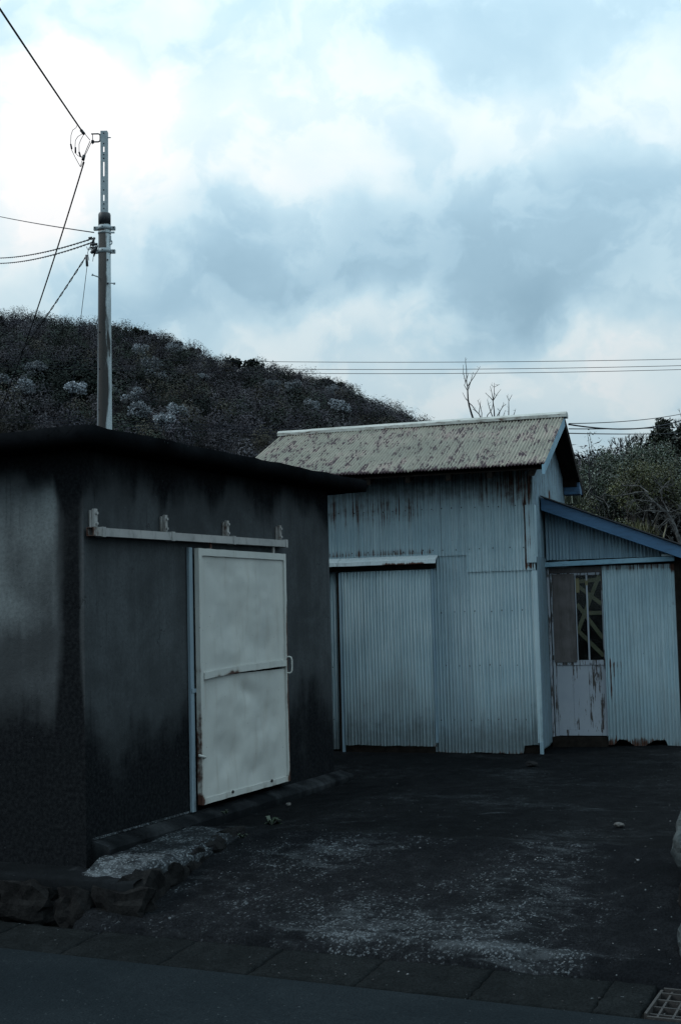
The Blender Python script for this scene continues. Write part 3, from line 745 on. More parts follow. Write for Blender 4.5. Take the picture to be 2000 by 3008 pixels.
# gable wall sheets
def gable_top(y): return 3.32 + (y + .47) * .419 - .05 if y < 1.2 else 3.345 + (2.675 - y) * .457 - .05
def gmap(x, v, w_): return (w_ + .002, x, v)
def grust(y, z): return -.02 + .9 * math.exp(-((y - 1.19) / .10) ** 2 - ((z - 3.13) / .09) ** 2) + .5 * sstep(2.2, 2.45, y) + .12 + .2 * sstep(3.5, 3.8, z)
def gdirt(y, z): return .52 + .2 * sstep(3.3, 3.8, z)
for (y0, y1) in ((.01, .66), (.64, 1.2), (1.2, 1.82), (1.8, 2.42)):
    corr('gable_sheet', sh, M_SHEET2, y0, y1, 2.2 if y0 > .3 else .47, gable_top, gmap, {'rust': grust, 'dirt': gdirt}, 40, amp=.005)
# unseen far and left walls close the box
MB().box(-3.04, .0, 2.43, 2.47, .4, 3.3).build('back_wall', M_SHEET2, sh)
MB().prism([(-.0, .4), (2.42, .4), (2.42, 3.40), (1.2, 3.94), (0.02, 3.45)], 0, -3.09, -3.06).build('end_wall', M_SHEET2, sh)
m = MB()
for zz in (.78, 1.33, 1.88, 2.52, 2.95):
    x = -2.2 + random.uniform(0, .05)
    while x < -.06:
        xq = round(x / .035) * .035
        if not (dxq0 < x < dxq1 and zz < 2.4): m.tube([(xq, -.022, zz + random.uniform(-.012, .012)), (xq, -.030, zz)], .0055, 6)
        x += random.choice((.105, .14, .105, .175))
m.build('nail_heads', M_IRON, sh)['kind'] = 'stuff'
# corner trims
m = MB(); m.box(-.078, .012, -.030, -.022, 2.36, 2.95); m.box(.012, .018, -.030, .09, 2.36, 2.95)
m.build('corner_trim', M_SHEET, sh, bevel=.002, attrs={'rust': lambda p: .55 if p.x < -.05 else .25, 'dirt': lambda p: .2})
m = MB(); m.box(-.03, .014, -.022, -.016, .55, 2.28); m.box(.014, .020, -.022, .09, .55, 2.28)
m.build('corner_trim', M_SHEET, sh, bevel=.002, attrs={'rust': lambda p: .05, 'dirt': lambda p: .15 + .3 * sstep(.9, .5, p.z)})
MB().box(-.012, .022, -.032, .01, .40, .56).build('corner_foot', M_SHEET2, sh, bevel=.003, attrs={'rust': lambda p: .1, 'dirt': lambda p: .3})
# flat side return sheet between shed front and lean-to
MB().box(.019, .026, .0, .59, .50, 2.42).build('side_sheet', M_SHEET2, sh, attrs={'rust': lambda p: .0, 'dirt': lambda p: .5, 'grime_shade': lambda p: .6})  # darkened all over to paint in the shade of this side-facing sheet
MB().box(-3.0, .0, .03, .06, .36, .52).build('sill_beam', M_DARKWOOD, sh)
# sliding door of the shed
dx0, dx1 = -2.055, -1.06
dbot = ragged(.515, .010, 4, 9.3)
sd = corr('sliding_door', sh, M_SHEET, dx0, dx1, dbot, 2.325, front(.062), {'rust': lambda x, z: -.05 + .6 * sstep(.60, .50, z) + .72 * (math.exp(-((x + 1.82) / .012) ** 2 - ((z - .93) / .07) ** 2) + math.exp(-((x + 1.73) / .010) ** 2 - ((z - 1.0) / .05) ** 2)) + .35 * sstep(dx1 - .05, dx1, x) * sstep(.7, .5, z) + .25 * sstep(2.25, 2.32, z),
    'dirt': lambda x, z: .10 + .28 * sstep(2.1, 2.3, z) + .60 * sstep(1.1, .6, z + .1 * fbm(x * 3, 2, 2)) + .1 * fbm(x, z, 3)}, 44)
sd['label'] = 'corrugated sliding door with rusted ragged bottom edge'
MB().box(dx1 - .004, dx1 + .012, -.078, -.022, .55, 2.325).build('edge_stile', M_SHEET2, sd, attrs={'dirt': lambda p: .35})
MB().box(dx0 - .012, dx0 + .012, -.075, -.022, .43, 2.32).build('edge_stile', M_SHEET2, sd, attrs={'dirt': lambda p: .35, 'rust': lambda p: .3})
MB().box(dx0 + .02, dx1 - .02, -.052, -.025, .44, .60).build('bottom_rail', M_DARKWOOD, sd)
# dark post beside it
MB().box(-2.10, -2.07, -.05, -.02, .44, 2.33).build('door_post', M_DARKWOOD, sh)
# canopy over the door: folded sheet in two lengths
def canopy(x0, x1, name='door_canopy'):
    m = MB(); N = 16; base = 0
    P = [(-.014, 2.475), (-.135, 2.425), (-.140, 2.385), (-.132, 2.385), (-.122, 2.415), (-.014, 2.455)]
    for k in range(N + 1):
        x = x0 + (x1 - x0) * k / N; j = .003 * fbm(x * 5, 1, 3)
        m.v += [(x, y + j, z + j) for y, z in P]
    for k in range(N):
        for q in range(6):
            a = 6 * k + q; b = 6 * k + (q + 1) % 6; m.f.append((a, b, b + 6, a + 6))
    m.f.append((5, 4, 3, 2, 1, 0)); m.f.append(tuple(6 * N + q for q in range(6)))
    return m.build(name, M_TRIM, sh, attrs={'rust': lambda p: -.1 + .85 * sstep(-1.62, -1.52, p.x) * sstep(-1.05, -1.14, p.x) * (p.z < 2.42 and p.y < -.13) + .2 * (p.z < 2.4), 'dirt': lambda p: .1})
canopy(-2.7, -2.06); canopy(-2.054, -1.0)
MB().box(-2.9, -1.02, -.075, -.02, 2.335, 2.40).build('door_header', M_DARKWOOD, sh)
# roof
RX0, RX1 = -3.14, .20
ridge = MB(); 
ye, ze, yr, zr_ = -.47, 3.32, 1.2, 4.02
yb, zb2 = 2.675, 3.345                  # rear eave
slb = math.hypot(yb - yr, zr_ - zb2); cyb, czb = (yb - yr) / slb, (zr_ - zb2) / slb
sl = math.hypot(yr - ye, zr_ - ze); cy, cz = (yr - ye) / sl, (zr_ - ze) / sl
def rmap_f(x, v, w_): return (x, ye + cy * v - cz * w_, ze + cz * v + cy * w_ + .006 * math.sin(x * 2))
def rmap_b(x, v, w_): return (x, yb - cyb * v + czb * w_, zb2 + czb * v + cyb * w_)
rf = MB().prism([(ye + .04, ze - .045), (yr, zr_ - .045), (yb - .04, zb2 - .045), (yb - .04, zb2 - .06), (yr, zr_ - .065), (ye + .04, ze - .06)], 0, RX0 + .02, RX1 - .02).build('roof', M_DARKWOOD, sh)
edges = np.linspace(RX0, RX1, 6)
for mp, sl_ in ((rmap_f, sl), (rmap_b, slb)):
    for i in range(5):
        lift = .003 * (i % 2)
        o = corr('roof_sheet', rf, M_ROOF, edges[i], edges[i + 1] + (.01 if i < 4 else 0), lambda x: -.02 + .008 * fbm(x * 5, 2, 1), sl_ - .01, (lambda x, v, w_, mp=mp, lift=lift: mp(x, v, w_ + lift)),
             {'rust': lambda x, v: .45 * sstep(.10, .0, v) + .25 * sstep(sl - .12, sl, v) * (x > -.2) - .02}, 20, amp=.0095, warp=.002, grime_shade=False)
        o.modifiers.new('gauge', 'SOLIDIFY').thickness = .003
m = MB(); N = 30
for k in range(N + 1):
    x = RX0 - .02 + (RX1 - RX0 + .05) * k / N; j = .006 * fbm(x * 2.2, 1, 1)
    m.v += [(x, yr - .085, zr_ - .022 + j), (x, yr - .085, zr_ + .012 + j), (x, yr - .05, zr_ + .040 + j), (x, yr + .05, zr_ + .040 + j), (x, yr + .085, zr_ + .012 + j), (x, yr + .085, zr_ - .022 + j)]
for k in range(N):
    for q in range(6):
        a = 6 * k + q; b = 6 * k + (q + 1) % 6; m.f.append((a, b, b + 6, a + 6))
m.f.append((5, 4, 3, 2, 1, 0)); m.f.append(tuple(6 * N + q for q in range(6)))
M_RIDGE = m_metalpaint('ridge_cap_metal', (.30, .32, .30), (.42, .44, .42), dirt=(.07, .05, .05), strk=(6, 30, 30))
m.build('ridge_cap', M_RIDGE, rf, attrs={'rust': lambda p: .42 if p.z < zr_ + .02 else .18, 'dirt': lambda p: .45 if p.z < zr_ + .02 else .15})
def barge(sign, mat):
    P = (lambda v, dz: (ye + cy * v, ze + cz * v + dz)) if sign > 0 else (lambda v, dz: (yb - cyb * v, zb2 + czb * v + dz))
    L_ = sl if sign > 0 else slb
    a, b, c, d = P(-.02, -.015), P(L_ - .005, -.015), P(L_ - .005, -.115), P(-.02, -.105)
    return MB().prism([a, b, c, d], 0, RX1 - .022, RX1 + .004).build('barge_board', mat, rf, attrs={'rust': lambda p: 0, 'dirt': lambda p: .25})
barge(1, M_BLUE_PALE); barge(-1, M_DARKWOOD)
for k in range(8):     # rafters seen in the gable overhang and under the eave
    x = -2.9 + k * .42
    P = lambda v, dz: (ye + cy * v, ze + cz * v + dz)
    MB().prism([P(.05, -.07), P(.75, -.07), P(.75, -.14), P(.05, -.14)], 0, x, x + .05).build('rafter', M_DARKWOOD, rf)
for (yy, zz) in ((.12, 3.47), (2.36, 3.40)):
    MB().box(-.1, RX1 - .03, yy - .045, yy + .045, zz - .07, zz + .03).build('purlin_end', M_DARKWOOD, rf)
MB().box(.01, RX1 + .0, 2.34, 2.56, 3.24, 3.38).build('eave_box', M_BLUE, rf, bevel=.004, attrs={'dirt': lambda p: .5})

# ================================================================== LEAN-TO
le = empty('lean_to', F2_LOC, F2_RZ); tag(le, 'grey blue corrugated lean-to with blue sloping eave board and boarded glazed door', 'lean-to shed')
AY = .60
def rk(x): return 3.04 - (x / 1.42) * .565            # underside line of the sloping roof edge
lfront = lambda off: (lambda x, v, w_: (x, AY - off - w_, v))
for (x0, x1) in ((.03, .68), (.67, 1.34)):
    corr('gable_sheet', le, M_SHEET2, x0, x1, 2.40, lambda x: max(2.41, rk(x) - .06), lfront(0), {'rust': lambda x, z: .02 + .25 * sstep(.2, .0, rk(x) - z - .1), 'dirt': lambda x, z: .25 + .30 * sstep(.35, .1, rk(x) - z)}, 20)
def rust_panel(x, z):
    r = -.04 + .62 * sstep(2.21, 2.29, z) + .80 * sstep(.62, .50, z) * (x < 1.17) 
    r += .95 * (math.exp(-((x - .655) / .010) ** 2) * sstep(1.42, 1.34, z) * sstep(.75, 1.1, z)) + .8 * (math.exp(-((x - .69) / .010) ** 2) + .8 * math.exp(-((x - .725) / .01) ** 2) + .6 * math.exp(-((x - .76) / .01) ** 2)) * sstep(1.36, 1.30, z) * sstep(1.0, 1.25, z)
    r += .25 * math.exp(-((z - 1.30) / .03) ** 2) + .5 * math.exp(-((x - .68) / .03) ** 2 - ((z - .9) / .25) ** 2)
    r += .5 * sstep(1.27, 1.32, x) * (z > 1.9)
    r += .6 * sstep(1.2, 1.25, x) * sstep(.62, .45, z)
    return r
def pbot(x): return ragged(.48, .010, 5, 2.2, [(.70, 1.18, .0)])(x) + (.055 - .09 * math.exp(-((x - .92) / .10) ** 2)) * sstep(.66, .72, x) * sstep(1.22, 1.16, x) - .06 * sstep(1.18, 1.22, x)
fs = corr('front_sheet', le, M_SHEET, .605, 1.335, pbot, 2.32, lfront(.035), {'rust': rust_panel, 'dirt': lambda x, z: .15 + .25 * sstep(2.1, 2.3, z) + .2 * sstep(.9, .5, z)}, 50)
fs['label'] = 'corrugated sheet with rust streaks beside the glazed door'
MB().box(1.336, 1.40, AY - .05, AY + .02, .35, 2.40).build('corner_post', M_DARKWOOD, le)
MB().prism([(-.02, 2.375), (1.345, 2.395), (1.345, 2.345), (-.02, 2.325)], 1, AY - .10, AY - .03).build('header_board', M_BLUE_PALE, le, bevel=.004, attrs={'rust': lambda p: -.1, 'dirt': lambda p: .25 + .2 * (p.x < .2)})
MB().box(1.22, 1.36, AY - .115, AY - .03, 2.397, 2.415).build('board_end', M_TRIM, le)
# sloping roof edge board and roof sheet
ry0, ry1 = .40, .43
m = MB().prism([(.022, 3.055), (2.1, 3.055 - 2.1 * .398), (2.1, 2.92 - 2.1 * .392), (.022, 2.92)], 1, ry0, ry1)
m.build('eave_board', M_BLUE, le, bevel=.003, attrs={'rust': lambda p: -.2, 'dirt': lambda p: .2})
MB().prism([(.022, 3.075), (2.15, 3.075 - 2.15 * .398), (2.15, 3.062 - 2.15 * .398), (.022, 3.062)], 1, ry0 - .03, 2.45).build('roof', M_DARKSTEEL, le)
for k in range(3):
    y = .62 + k * .6
    MB().prism([(.03, 3.045), (1.9, 3.045 - 1.9 * .398), (1.9, 2.96 - 1.9 * .398), (.03, 2.96)], 1, y + .02, y + .07).build('rafter', M_DARKWOOD, le)
MB().box(1.36, 1.40, AY + .025, 2.4, .35, 2.36).build('side_wall', M_SHEET2, le)
MB().box(.03, 1.36, 2.37, 2.40, .35, 2.5).build('back_wall', M_DARKWOOD, le)
MB().box(.03, 1.36, .75, 2.36, .36, .40).build('floor', M_INTERIOR, le)
# door frame posts, threshold
MB().box(.03, .052, AY - .02, AY + .05, .47, 2.32).build('door_post', M_PEEL, le, attrs={'rust': lambda p: .05})
MB().box(.026, .60, AY - .03, AY + .06, .445, .555).build('threshold', M_DARKWOOD, le, bevel=.004)
MB().box(.053, .604, AY - .012, AY + .05, 2.262, 2.32).build('lintel', M_PLY, le)
gd = MB(); dxa, dxb = .062, .618
gd.box(dxa, dxa + .034, AY - .008, AY + .027, .56, 2.258)
gd.box(dxb - .03, dxb, AY - .008, AY + .027, .56, 2.258)
gd.box(dxa + .0345, dxb - .0305, AY - .006, AY + .025, 1.295, 1.345)
gd.box(dxa + .0345, dxb - .0305, AY - .006, AY + .025, .565, .625)
gd.box(dxa + .0345, dxb - .0305, AY - .006, AY + .025, 2.232, 2.257)
door2 = gd.build('glazed_door', M_PEEL, le, bevel=.002, attrs={'rust': lambda p: .12 if p.z > 1.2 else .0})
door2['label'] = 'old white glazed door with peeling lower boards and taped panes'
for i in range(3):
    x0 = dxa + .036 + i * .1635
    MB().box(x0, x0 + .162, AY + .004, AY + .016, .626, 1.2945).build('board', M_PEEL, door2, attrs={'rust': (lambda p, i=i: .10 * i - .08)})
MB().box(dxa + .02, .312, AY - .016, AY - .0085, 1.325, 2.25).build('plywood_sheet', M_PLY, door2)
MB().box(.318, .326, AY - .010, AY + .02, 1.346, 2.231).build('glazing_bar', M_PEEL, door2)
MB().box(.432, .448, AY - .010, AY + .02, 1.346, 2.231).build('glazing_bar', M_PEEL, door2, attrs={'rust': lambda p: -.3})
for (x0, x1) in ((.3265, .4315), (.4485, .5875)):
    MB().box(x0, x1, AY + .006, AY + .009, 1.347, 2.230).build('pane', M_GLASS, door2)
def tape(p, q, wd=.036, y=AY + .012):
    p, q = Vector((p[0], y, p[1])), Vector((q[0], y, q[1])); d = (q - p).normalized(); n_ = Vector((-d.z, 0, d.x)) * wd * .5
    c = [p - n_, q - n_, q + n_, p + n_]; m = MB(); m.v = [tuple(v) for v in c] + [tuple(v + Vector((0, .001, 0))) for v in c]
    m.f = [(0, 1, 2, 3), (7, 6, 5, 4), (0, 4, 5, 1), (1, 5, 6, 2), (2, 6, 7, 3), (3, 7, 4, 0)]
    return m.build('tape_strip', M_TAPE, door2)
for i, (p, q) in enumerate([((.345, 2.165), (.585, 2.185)), ((.335, 2.13), (.586, 1.925)), ((.570, 2.225), (.335, 1.66)), ((.33, 1.93), (.586, 1.57)), ((.40, 1.835), (.586, 1.835)), ((.33, 1.655), (.586, 1.385))]):
    tape(p, q, .04, AY + .0102 + i * .0015)
tape((.345, 2.2), (.345, 2.05), .038, AY - .0125)
MB().box(.425, .455, AY - .0135, AY - .0105, 2.125, 2.175).build('tape_strip', M_TAPE, door2)
MB().box(.06, .075, AY - .02, AY - .0085, 1.35, 1.40).build('keyhole_plate', M_IRON, door2)

# ================================================================== UTILITY POLE
up = empty('utility_pole', (-3.165, 17.0, .38)); up.rotation_euler = (0, rad(.55), 0)
tag(up, 'weathered round concrete utility pole with steel extension behind the storehouse', 'utility pole')
n = material('pole_concrete'); c = n.coord(); sx_, sy_, sz_ = n.sep(c)
lich = n.noise(n.scale(c, (5, 5, .55)), 2.0, 6, .65, .3); f = n.noise(c, 60, 4, .7)
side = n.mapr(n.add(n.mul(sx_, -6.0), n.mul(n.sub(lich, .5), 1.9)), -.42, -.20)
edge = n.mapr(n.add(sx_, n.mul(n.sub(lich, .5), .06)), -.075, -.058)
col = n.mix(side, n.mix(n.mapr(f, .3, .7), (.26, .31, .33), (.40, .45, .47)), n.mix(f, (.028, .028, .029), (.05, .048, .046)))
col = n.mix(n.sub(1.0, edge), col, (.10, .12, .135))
M_POLE = n.fin(col, .9, n.bump(f, .4, .005), .2)
PH = 7.0
m = MB(); m.tube([(0, 0, -.5), (0, 0, 0), (0, 0, 2), (0, 0, 4), (0, 0, 5.5), (0, 0, PH - .16)], [.14, .135, .118, .100, .089, .0815], 28)
m.build('shaft', M_POLE, up, True)
m = MB(); m.tube([(0, 0, PH - .161), (0, 0, PH - .02), (0, 0, PH + .0), (0, 0, PH + .008)], [.0835, .0835, .076, .05], 24); m.build('cap', M_DARKSTEEL, up, True)
# perforated steel channel
ext = MB(); hw = .046; zb_, zt_ = PH - .25, PH + 1.135
slots = [(PH + .20, .085), (PH + .60, .20), (PH + .875, .075)]; dots = (.055, .115, .31, .43, .75, .80, .955, 1.10)
hx = .009; z = zb_
for (hz, hh) in slots:
    ext.box(-hw, hw, -.052, -.046, z, hz - hh / 2); ext.box(-hw, -hx, -.052, -.046, hz - hh / 2, hz + hh / 2); ext.box(hx, hw, -.052, -.046, hz - hh / 2, hz + hh / 2); z = hz + hh / 2
ext.box(-hw, hw, -.052, -.046, z, zt_)
ext.box(-hw, -hw + .005, -.046, .03, zb_, zt_); ext.box(hw - .005, hw, -.046, .03, zb_, zt_)
ex = ext.build('steel_extension', M_GALV, up, recalc=False)
for dz_ in dots: MB().tube([(0, -.050, PH + dz_), (0, -.0535, PH + dz_)], .0095, 10).build('hole', M_CABLE, ex)
def band(z, w_=.058):
    b = MB(); b.tube([(0, 0, z - w_ / 2), (0, 0, z + w_ / 2)], [.0895, .0895], 24); o = b.build('clamp_band', M_GALV, up, True)
    for s in (-1, 1):
        MB().box(min(s * .088, s * .148), max(s * .088, s * .148), -.022, .022, z - w_ * .52, z + w_ * .40).build('lug', M_GALV, o, bevel=.008)
        MB().tube([(s * .125, -.045, z), (s * .125, .045, z)], .010, 6).build('bolt', M_DARKSTEEL, o)
    MB().tube([(-.015, -.090, z + .004), (-.015, -.0945, z + .004)], .008, 8).build('hole', M_CABLE, o)
band(PH - .205); band(PH - .525)
pb = MB().tube([(0, 0, PH - .288), (0, 0, PH - .262)], [.0875, .0875], 24).build('perforated_strap', M_GALV, up, True)
for k in range(6):
    a = rad(-165 + 18 * k); MB().tube([(.0865 * math.cos(a), .0865 * math.sin(a), PH - .275), (.0895 * math.cos(a), .0895 * math.sin(a), PH - .275)], .006, 6).build('hole', M_CABLE, pb)
MB().box(.07, .14, -.03, -.02, PH - .285, PH - .262).build('strap_end', M_GALV, pb)
def stepbolt(s, z):
    o = MB().tube([(s * .05, -.06, z), (s * .145, -.085, z + (.03 if s < 0 else -.022))], .0085, 8).build('step_bolt', M_GALV, up, True)
    MB().tube([(s * .14, -.084, z + (.029 if s < 0 else -.021)), (s * .155, -.088, z + (.034 if s < 0 else -.025))], .016, 8).build('bolt_head', M_GALV, o)
stepbolt(-1, PH - .90); stepbolt(1, PH - .97)
for (x, z) in ((.055, PH - .66), (.056, PH - .985), (-.052, PH - 1.65), (-.054, PH - 2.15), (-.056, PH - 2.7)):
    MB().tube([(x, -.060, z), (x, -.083, z)], .010, 8).build('bolt_hole', M_CABLE, up)
ring = [(.085 + .022 * math.cos(t), -.03, PH - .41 + .03 * math.sin(t)) for t in np.linspace(0, 2 * math.pi, 14)]
MB().tube(ring, .008, 6).build('eye_ring', M_GALV, up, True)
MB().box(.07, .095, -.04, -.02, PH - .40, PH - .32).build('eye_plate', M_GALV, up)
# U bracket at the top
ub = [(-.175, -.03, PH + 1.10), (-.08, -.03, PH + 1.10), (-.06, -.03, PH + 1.093), (-.052, -.03, PH + 1.07), (-.052, -.03, PH + 1.02), (-.06, -.03, PH + .995), (-.08, -.03, PH + .988), (-.175, -.03, PH + .988)]
u = MB().tube(ub, .0105, 8).build('cable_bracket', M_DARKSTEEL, up, True)
MB().tube([(-.155, -.03, PH + 1.10), (-.155, -.03, PH + .955)], .006, 6).build('pin', M_DARKSTEEL, u)
MB().tube([(-.155, -.03, PH + 1.01), (-.155, -.03, PH + .97)], .02, 8).build('spool', M_CABLE, u)
MB().tube([(-.05, -.03, PH + 1.045), (.092, -.03, PH + 1.045)], .008, 6).build('through_bolt', M_GALV, u)
# cluster of dead-end fittings beside the bands
def blobby(name, pts, r, mat, parent): return MB().tube(pts, r, 7).build(name, mat, parent, True)
for (p, q, r) in (((-.13, -.03, PH - .34), (-.16, -.03, PH - .42), .016), ((-.16, -.03, PH - .34), (-.21, -.04, PH - .35), .014), ((-.09, -.02, PH - .43), (-.19, -.04, PH - .44), .018),
                  ((-.10, -.03, PH - .47), (-.17, -.05, PH - .56), .022), ((-.12, -.03, PH - .50), (-.19, -.03, PH - .47), .012), ((-.235, -.05, PH - .585), (-.225, -.05, PH - .74), .018), ((-.09, -.02, PH - .45), (-.14, -.03, PH - .60), .010)):
    blobby('dead_end_clamp', [p, q], r, M_DARKSTEEL, up)
for k in range(9):
    random.seed(k + 40); p0 = Vector((-.09 - .09 * random.random(), -.03, PH - .36 - .2 * random.random())); p3 = Vector((-.13 - .12 * random.random(), -.05, PH - .42 - .28 * random.random()))
    pm = (p0 + p3) / 2 + Vector((random.uniform(-.06, .05), 0, random.uniform(-.06, .05)))
    blobby('jumper_wire', [p0, (p0 + pm) / 2 + Vector((-.01, 0, .01)), pm, (pm + p3) / 2, p3], .004, M_CABLE, up)
random.seed(5)

# ================================================================== CABLES
def cable(name, p, q, sag, r, label, group=None, n_=30, twist=0, cat='cable'):
    p, q = Vector(p), Vector(q); pts = []
    for i in range(n_ + 1):
        t = i / n_; v = p.lerp(q, t); v.z -= sag * 4 * t * (1 - t); pts.append(v)
    if twist:
        m = MB(); d = (q - p).normalized(); u_ = d.cross(Vector((0, 0, 1))).normalized(); v_ = u_.cross(d); L = (q - p).length
        M_ = int(n_ * 6)
        for ph in (0, math.pi):
            pp = []
            for i in range(M_ + 1):
                t = i / M_; c_ = p.lerp(q, t); c_.z -= sag * 4 * t * (1 - t); a = ph + t * L / twist * 2 * math.pi
                pp.append(c_ + (u_ * math.cos(a) + v_ * math.sin(a)) * r * 1.25)
            m.tube(pp, r, 5)
    else:
        m = MB().tube(pts, r, 6)
    o = m.build(name, M_CABLE, None, True); tag(o, label, cat, group); return o
cable('overhead_cable', (-3.39, 17, 8.53), (-3.05, 8.0, 7.35), .02, .011, 'thick black cable running from the pole top to the upper left corner')
cable('overhead_cable', (-3.37, 17, 8.10), (-7.2, 26.0, 5.55), .22, .010, 'black cable slanting down left from the pole top across the hill')
cable('overhead_cable', (-3.245, 17, 7.12), (-9.9, 33.5, 12.95), .04, .008, 'thin black cable rising left from the upper pole band')
cable('twisted_cable', (-3.245, 17, 7.04), (-9.3, 31.5, 11.1), .18, .006, 'upper of two twisted cables running left from the pole bands', 'twisted cables', twist=.5)
cable('twisted_cable', (-3.245, 17, 6.99), (-9.3, 31.5, 10.98), .20, .006, 'lower of two twisted cables running left from the pole bands', 'twisted cables', twist=.5)
cable('twisted_cable', (-3.36, 17, 6.78), (-7.6, 26.0, 6.05), .12, .006, 'twisted cable slanting down left from the lower pole band', twist=.6)
cable('guy_wire', (-3.33, 17, 6.74), (-3.78, 17.6, 4.3), .0, .0045, 'very thin wire hanging down beside the pole', cat='wire')
# splice loop: clamps and jumpers at the pole head
sp = empty('cable_splice', (0, 0, 0)); tag(sp, 'looped black splice wires with clamps left of the pole top', 'cable splice')
def sw(name, px, r, m=M_CABLE):
    # points given as offsets (dx, dz) in metres from the bracket pin
    pts = [(-3.28 + dx, 16.97, 8.40 + dz) for dx, dz in px]
    o = MB().tube(pts, r, 7).build(name, m, sp, True); return o
K = 17 / 3761.
def px(*l): return [((x - 268) * K, (415 - y) * K) for x, y in l]
sw('clamp', px((241, 384), (251, 397)), .022, M_DARKSTEEL); sw('clamp', px((250, 462), (246, 478)), .022, M_DARKSTEEL)
sw('stay', px((251, 394), (268, 416)), .005); sw('stay', px((268, 419), (254, 452), (250, 464)), .005); sw('stay', px((271, 424), (259, 450), (252, 464)), .005)
sw('jumper', px((229, 370), (227, 376), (216, 384), (211, 400), (210, 425), (213, 446), (224, 470), (238, 497)), .0042)
sw('jumper', px((245, 396), (232, 404), (224, 416), (223, 434), (224, 455), (232, 464), (245, 467)), .0042)
sw('jumper', px((249, 399), (240, 415), (235, 428), (235, 450), (240, 468), (246, 472)), .0042)
sw('sleeve', px((210, 427), (213, 442)), .012); sw('sleeve', px((224, 437), (224, 455)), .012); sw('sleeve', px((235, 452), (239, 467)), .012)
sw('stay', px((243, 480), (238, 498)), .004); sw('stay', px((248, 480), (240, 498)), .004)
# far lines across the valley
for i, (z0, z1, zm) in enumerate(((14.60, 13.50, -.02), (14.28, 13.20, .02), (14.12, 13.02, .05))):
    cable('power_line', (-19, 60, z0), (19.5, 60, z1), .32 + zm, .013, ('top', 'middle', 'lowest')[i] + ' of three thin power lines crossing the sky above the roof', 'far power lines above the roof', cat='power line')
for i, (z0, z1) in enumerate(((11.8, 10.30), (11.68, 10.16), (11.49, 10.03))):
    cable('power_line', (-18.5, 60, z0), (2.5, 60, z1), .02, .014, ('top', 'middle', 'lowest')[i] + ' of three thin lines low against the hill behind the slab roof', 'far lines low on the hill', cat='power line')
# service drop to the shed gable
cable('service_cable', (2.575, 14.22, 3.94), (6.6, 23.0, 5.38), .16, .009, 'black service cable running right from the gable peak', cat='cable')
cable('service_cable', (2.575, 14.22, 3.95), (6.6, 23.0, 5.42), .06, .005, 'thin straight wire above the service cable at the gable', cat='cable')
cable('service_cable', (2.575, 14.22, 3.89), (6.6, 23.0, 5.12), .02, .006, 'upper of two straight cables below the gable peak', 'straight cables behind the gable')
cable('service_cable', (2.575, 14.22, 3.84), (6.6, 23.0, 5.00), .02, .006, 'lower of two straight cables below the gable peak', 'straight cables behind the gable')

# ================================================================== HILLS AND WOODS
HX = [-420, -300, -200, -129.9, -122.5, -103.8, -87.7, -72.8, -62.9, -53.0, -43.2, -35.8, -24.7, -11.1, 1.2, 10.9, 23.1, 31.6, 43.8, 61.9, 90, 140]
HZ = [125, 122, 120, 116.0, 114.6, 111.9, 109.9, 107.0, 104.3, 100.9, 95.6, 93.5, 92.9, 89.2, 85.7, 79.9, 74.6, 70.0, 63.5, 53.1, 30, 4]
def hill_z(x, y):
    h = np.interp(x * 460 / np.maximum(y, 200), HX, HZ) - 5.0
    t = (y - 140) / 320
    s = np.where(t < 1, np.clip(t, 0, 1) ** .95, 1 - .15 * (t - 1) ** 2)
    bump_ = 2.5 * np.sin(x * .043 + y * .021) * np.sin(y * .035 + 1.3) * np.clip(t * 2, 0, 1) * np.clip((1 - t) * 3, 0, 1)
    return h * s + bump_ * .8
xs = np.linspace(-420, 140, 113); ys = np.concatenate([np.linspace(135, 460, 66), np.linspace(470, 760, 20)])
X, Y = np.meshgrid(xs, ys); Z = hill_z(X, Y)
V = np.c_[X.ravel(), Y.ravel(), Z.ravel()]; W = len(xs)
I, J = np.meshgrid(np.arange(W - 1), np.arange(len(ys) - 1)); q = (J * W + I).ravel()
o = link_mesh('hill', npmesh('hill', V, np.c_[q, q + 1, q + W + 1, q + W]), M_SOIL, None, True); tag(o, 'wooded hill descending from left to right', kind='structure')

def diamonds(C, size, up_bias=0.0, aspect=1.0, rg=rng):
    """random little quads at points C, size (n,)"""
    n_ = len(C); d = rg.normal(size=(n_, 3)); d[:, 2] += up_bias; d /= np.linalg.norm(d, axis=1)[:, None]
    e = rg.normal(size=(n_, 3)); e -= d * (d * e).sum(1)[:, None]; e /= np.linalg.norm(e, axis=1)[:, None]
    s = size[:, None]
    P = np.stack([C - d * s, C + e * s * aspect, C + d * s, C - e * s * aspect], 1).reshape(-1, 3)
    return P, np.arange(4 * n_).reshape(-1, 4)
def slivers(C, O, size, aspect=1.0, rg=rng, jit=.45):
    """small triangles lying roughly along the crown surface (outward direction O)"""
    n_ = len(C); nrm_ = O / (np.linalg.norm(O, axis=1)[:, None] + 1e-6) + rg.normal(size=(n_, 3)) * jit; nrm_ /= np.linalg.norm(nrm_, axis=1)[:, None]
    d = rg.normal(size=(n_, 3)); d -= nrm_ * (d * nrm_).sum(1)[:, None]; d /= np.linalg.norm(d, axis=1)[:, None]
    e = np.cross(nrm_, d); s = size[:, None]
    return np.stack([C - d * s - e * s * aspect, C - d * s + e * s * aspect, C + d * s], 1).reshape(-1, 3), np.arange(3 * n_).reshape(-1, 3)
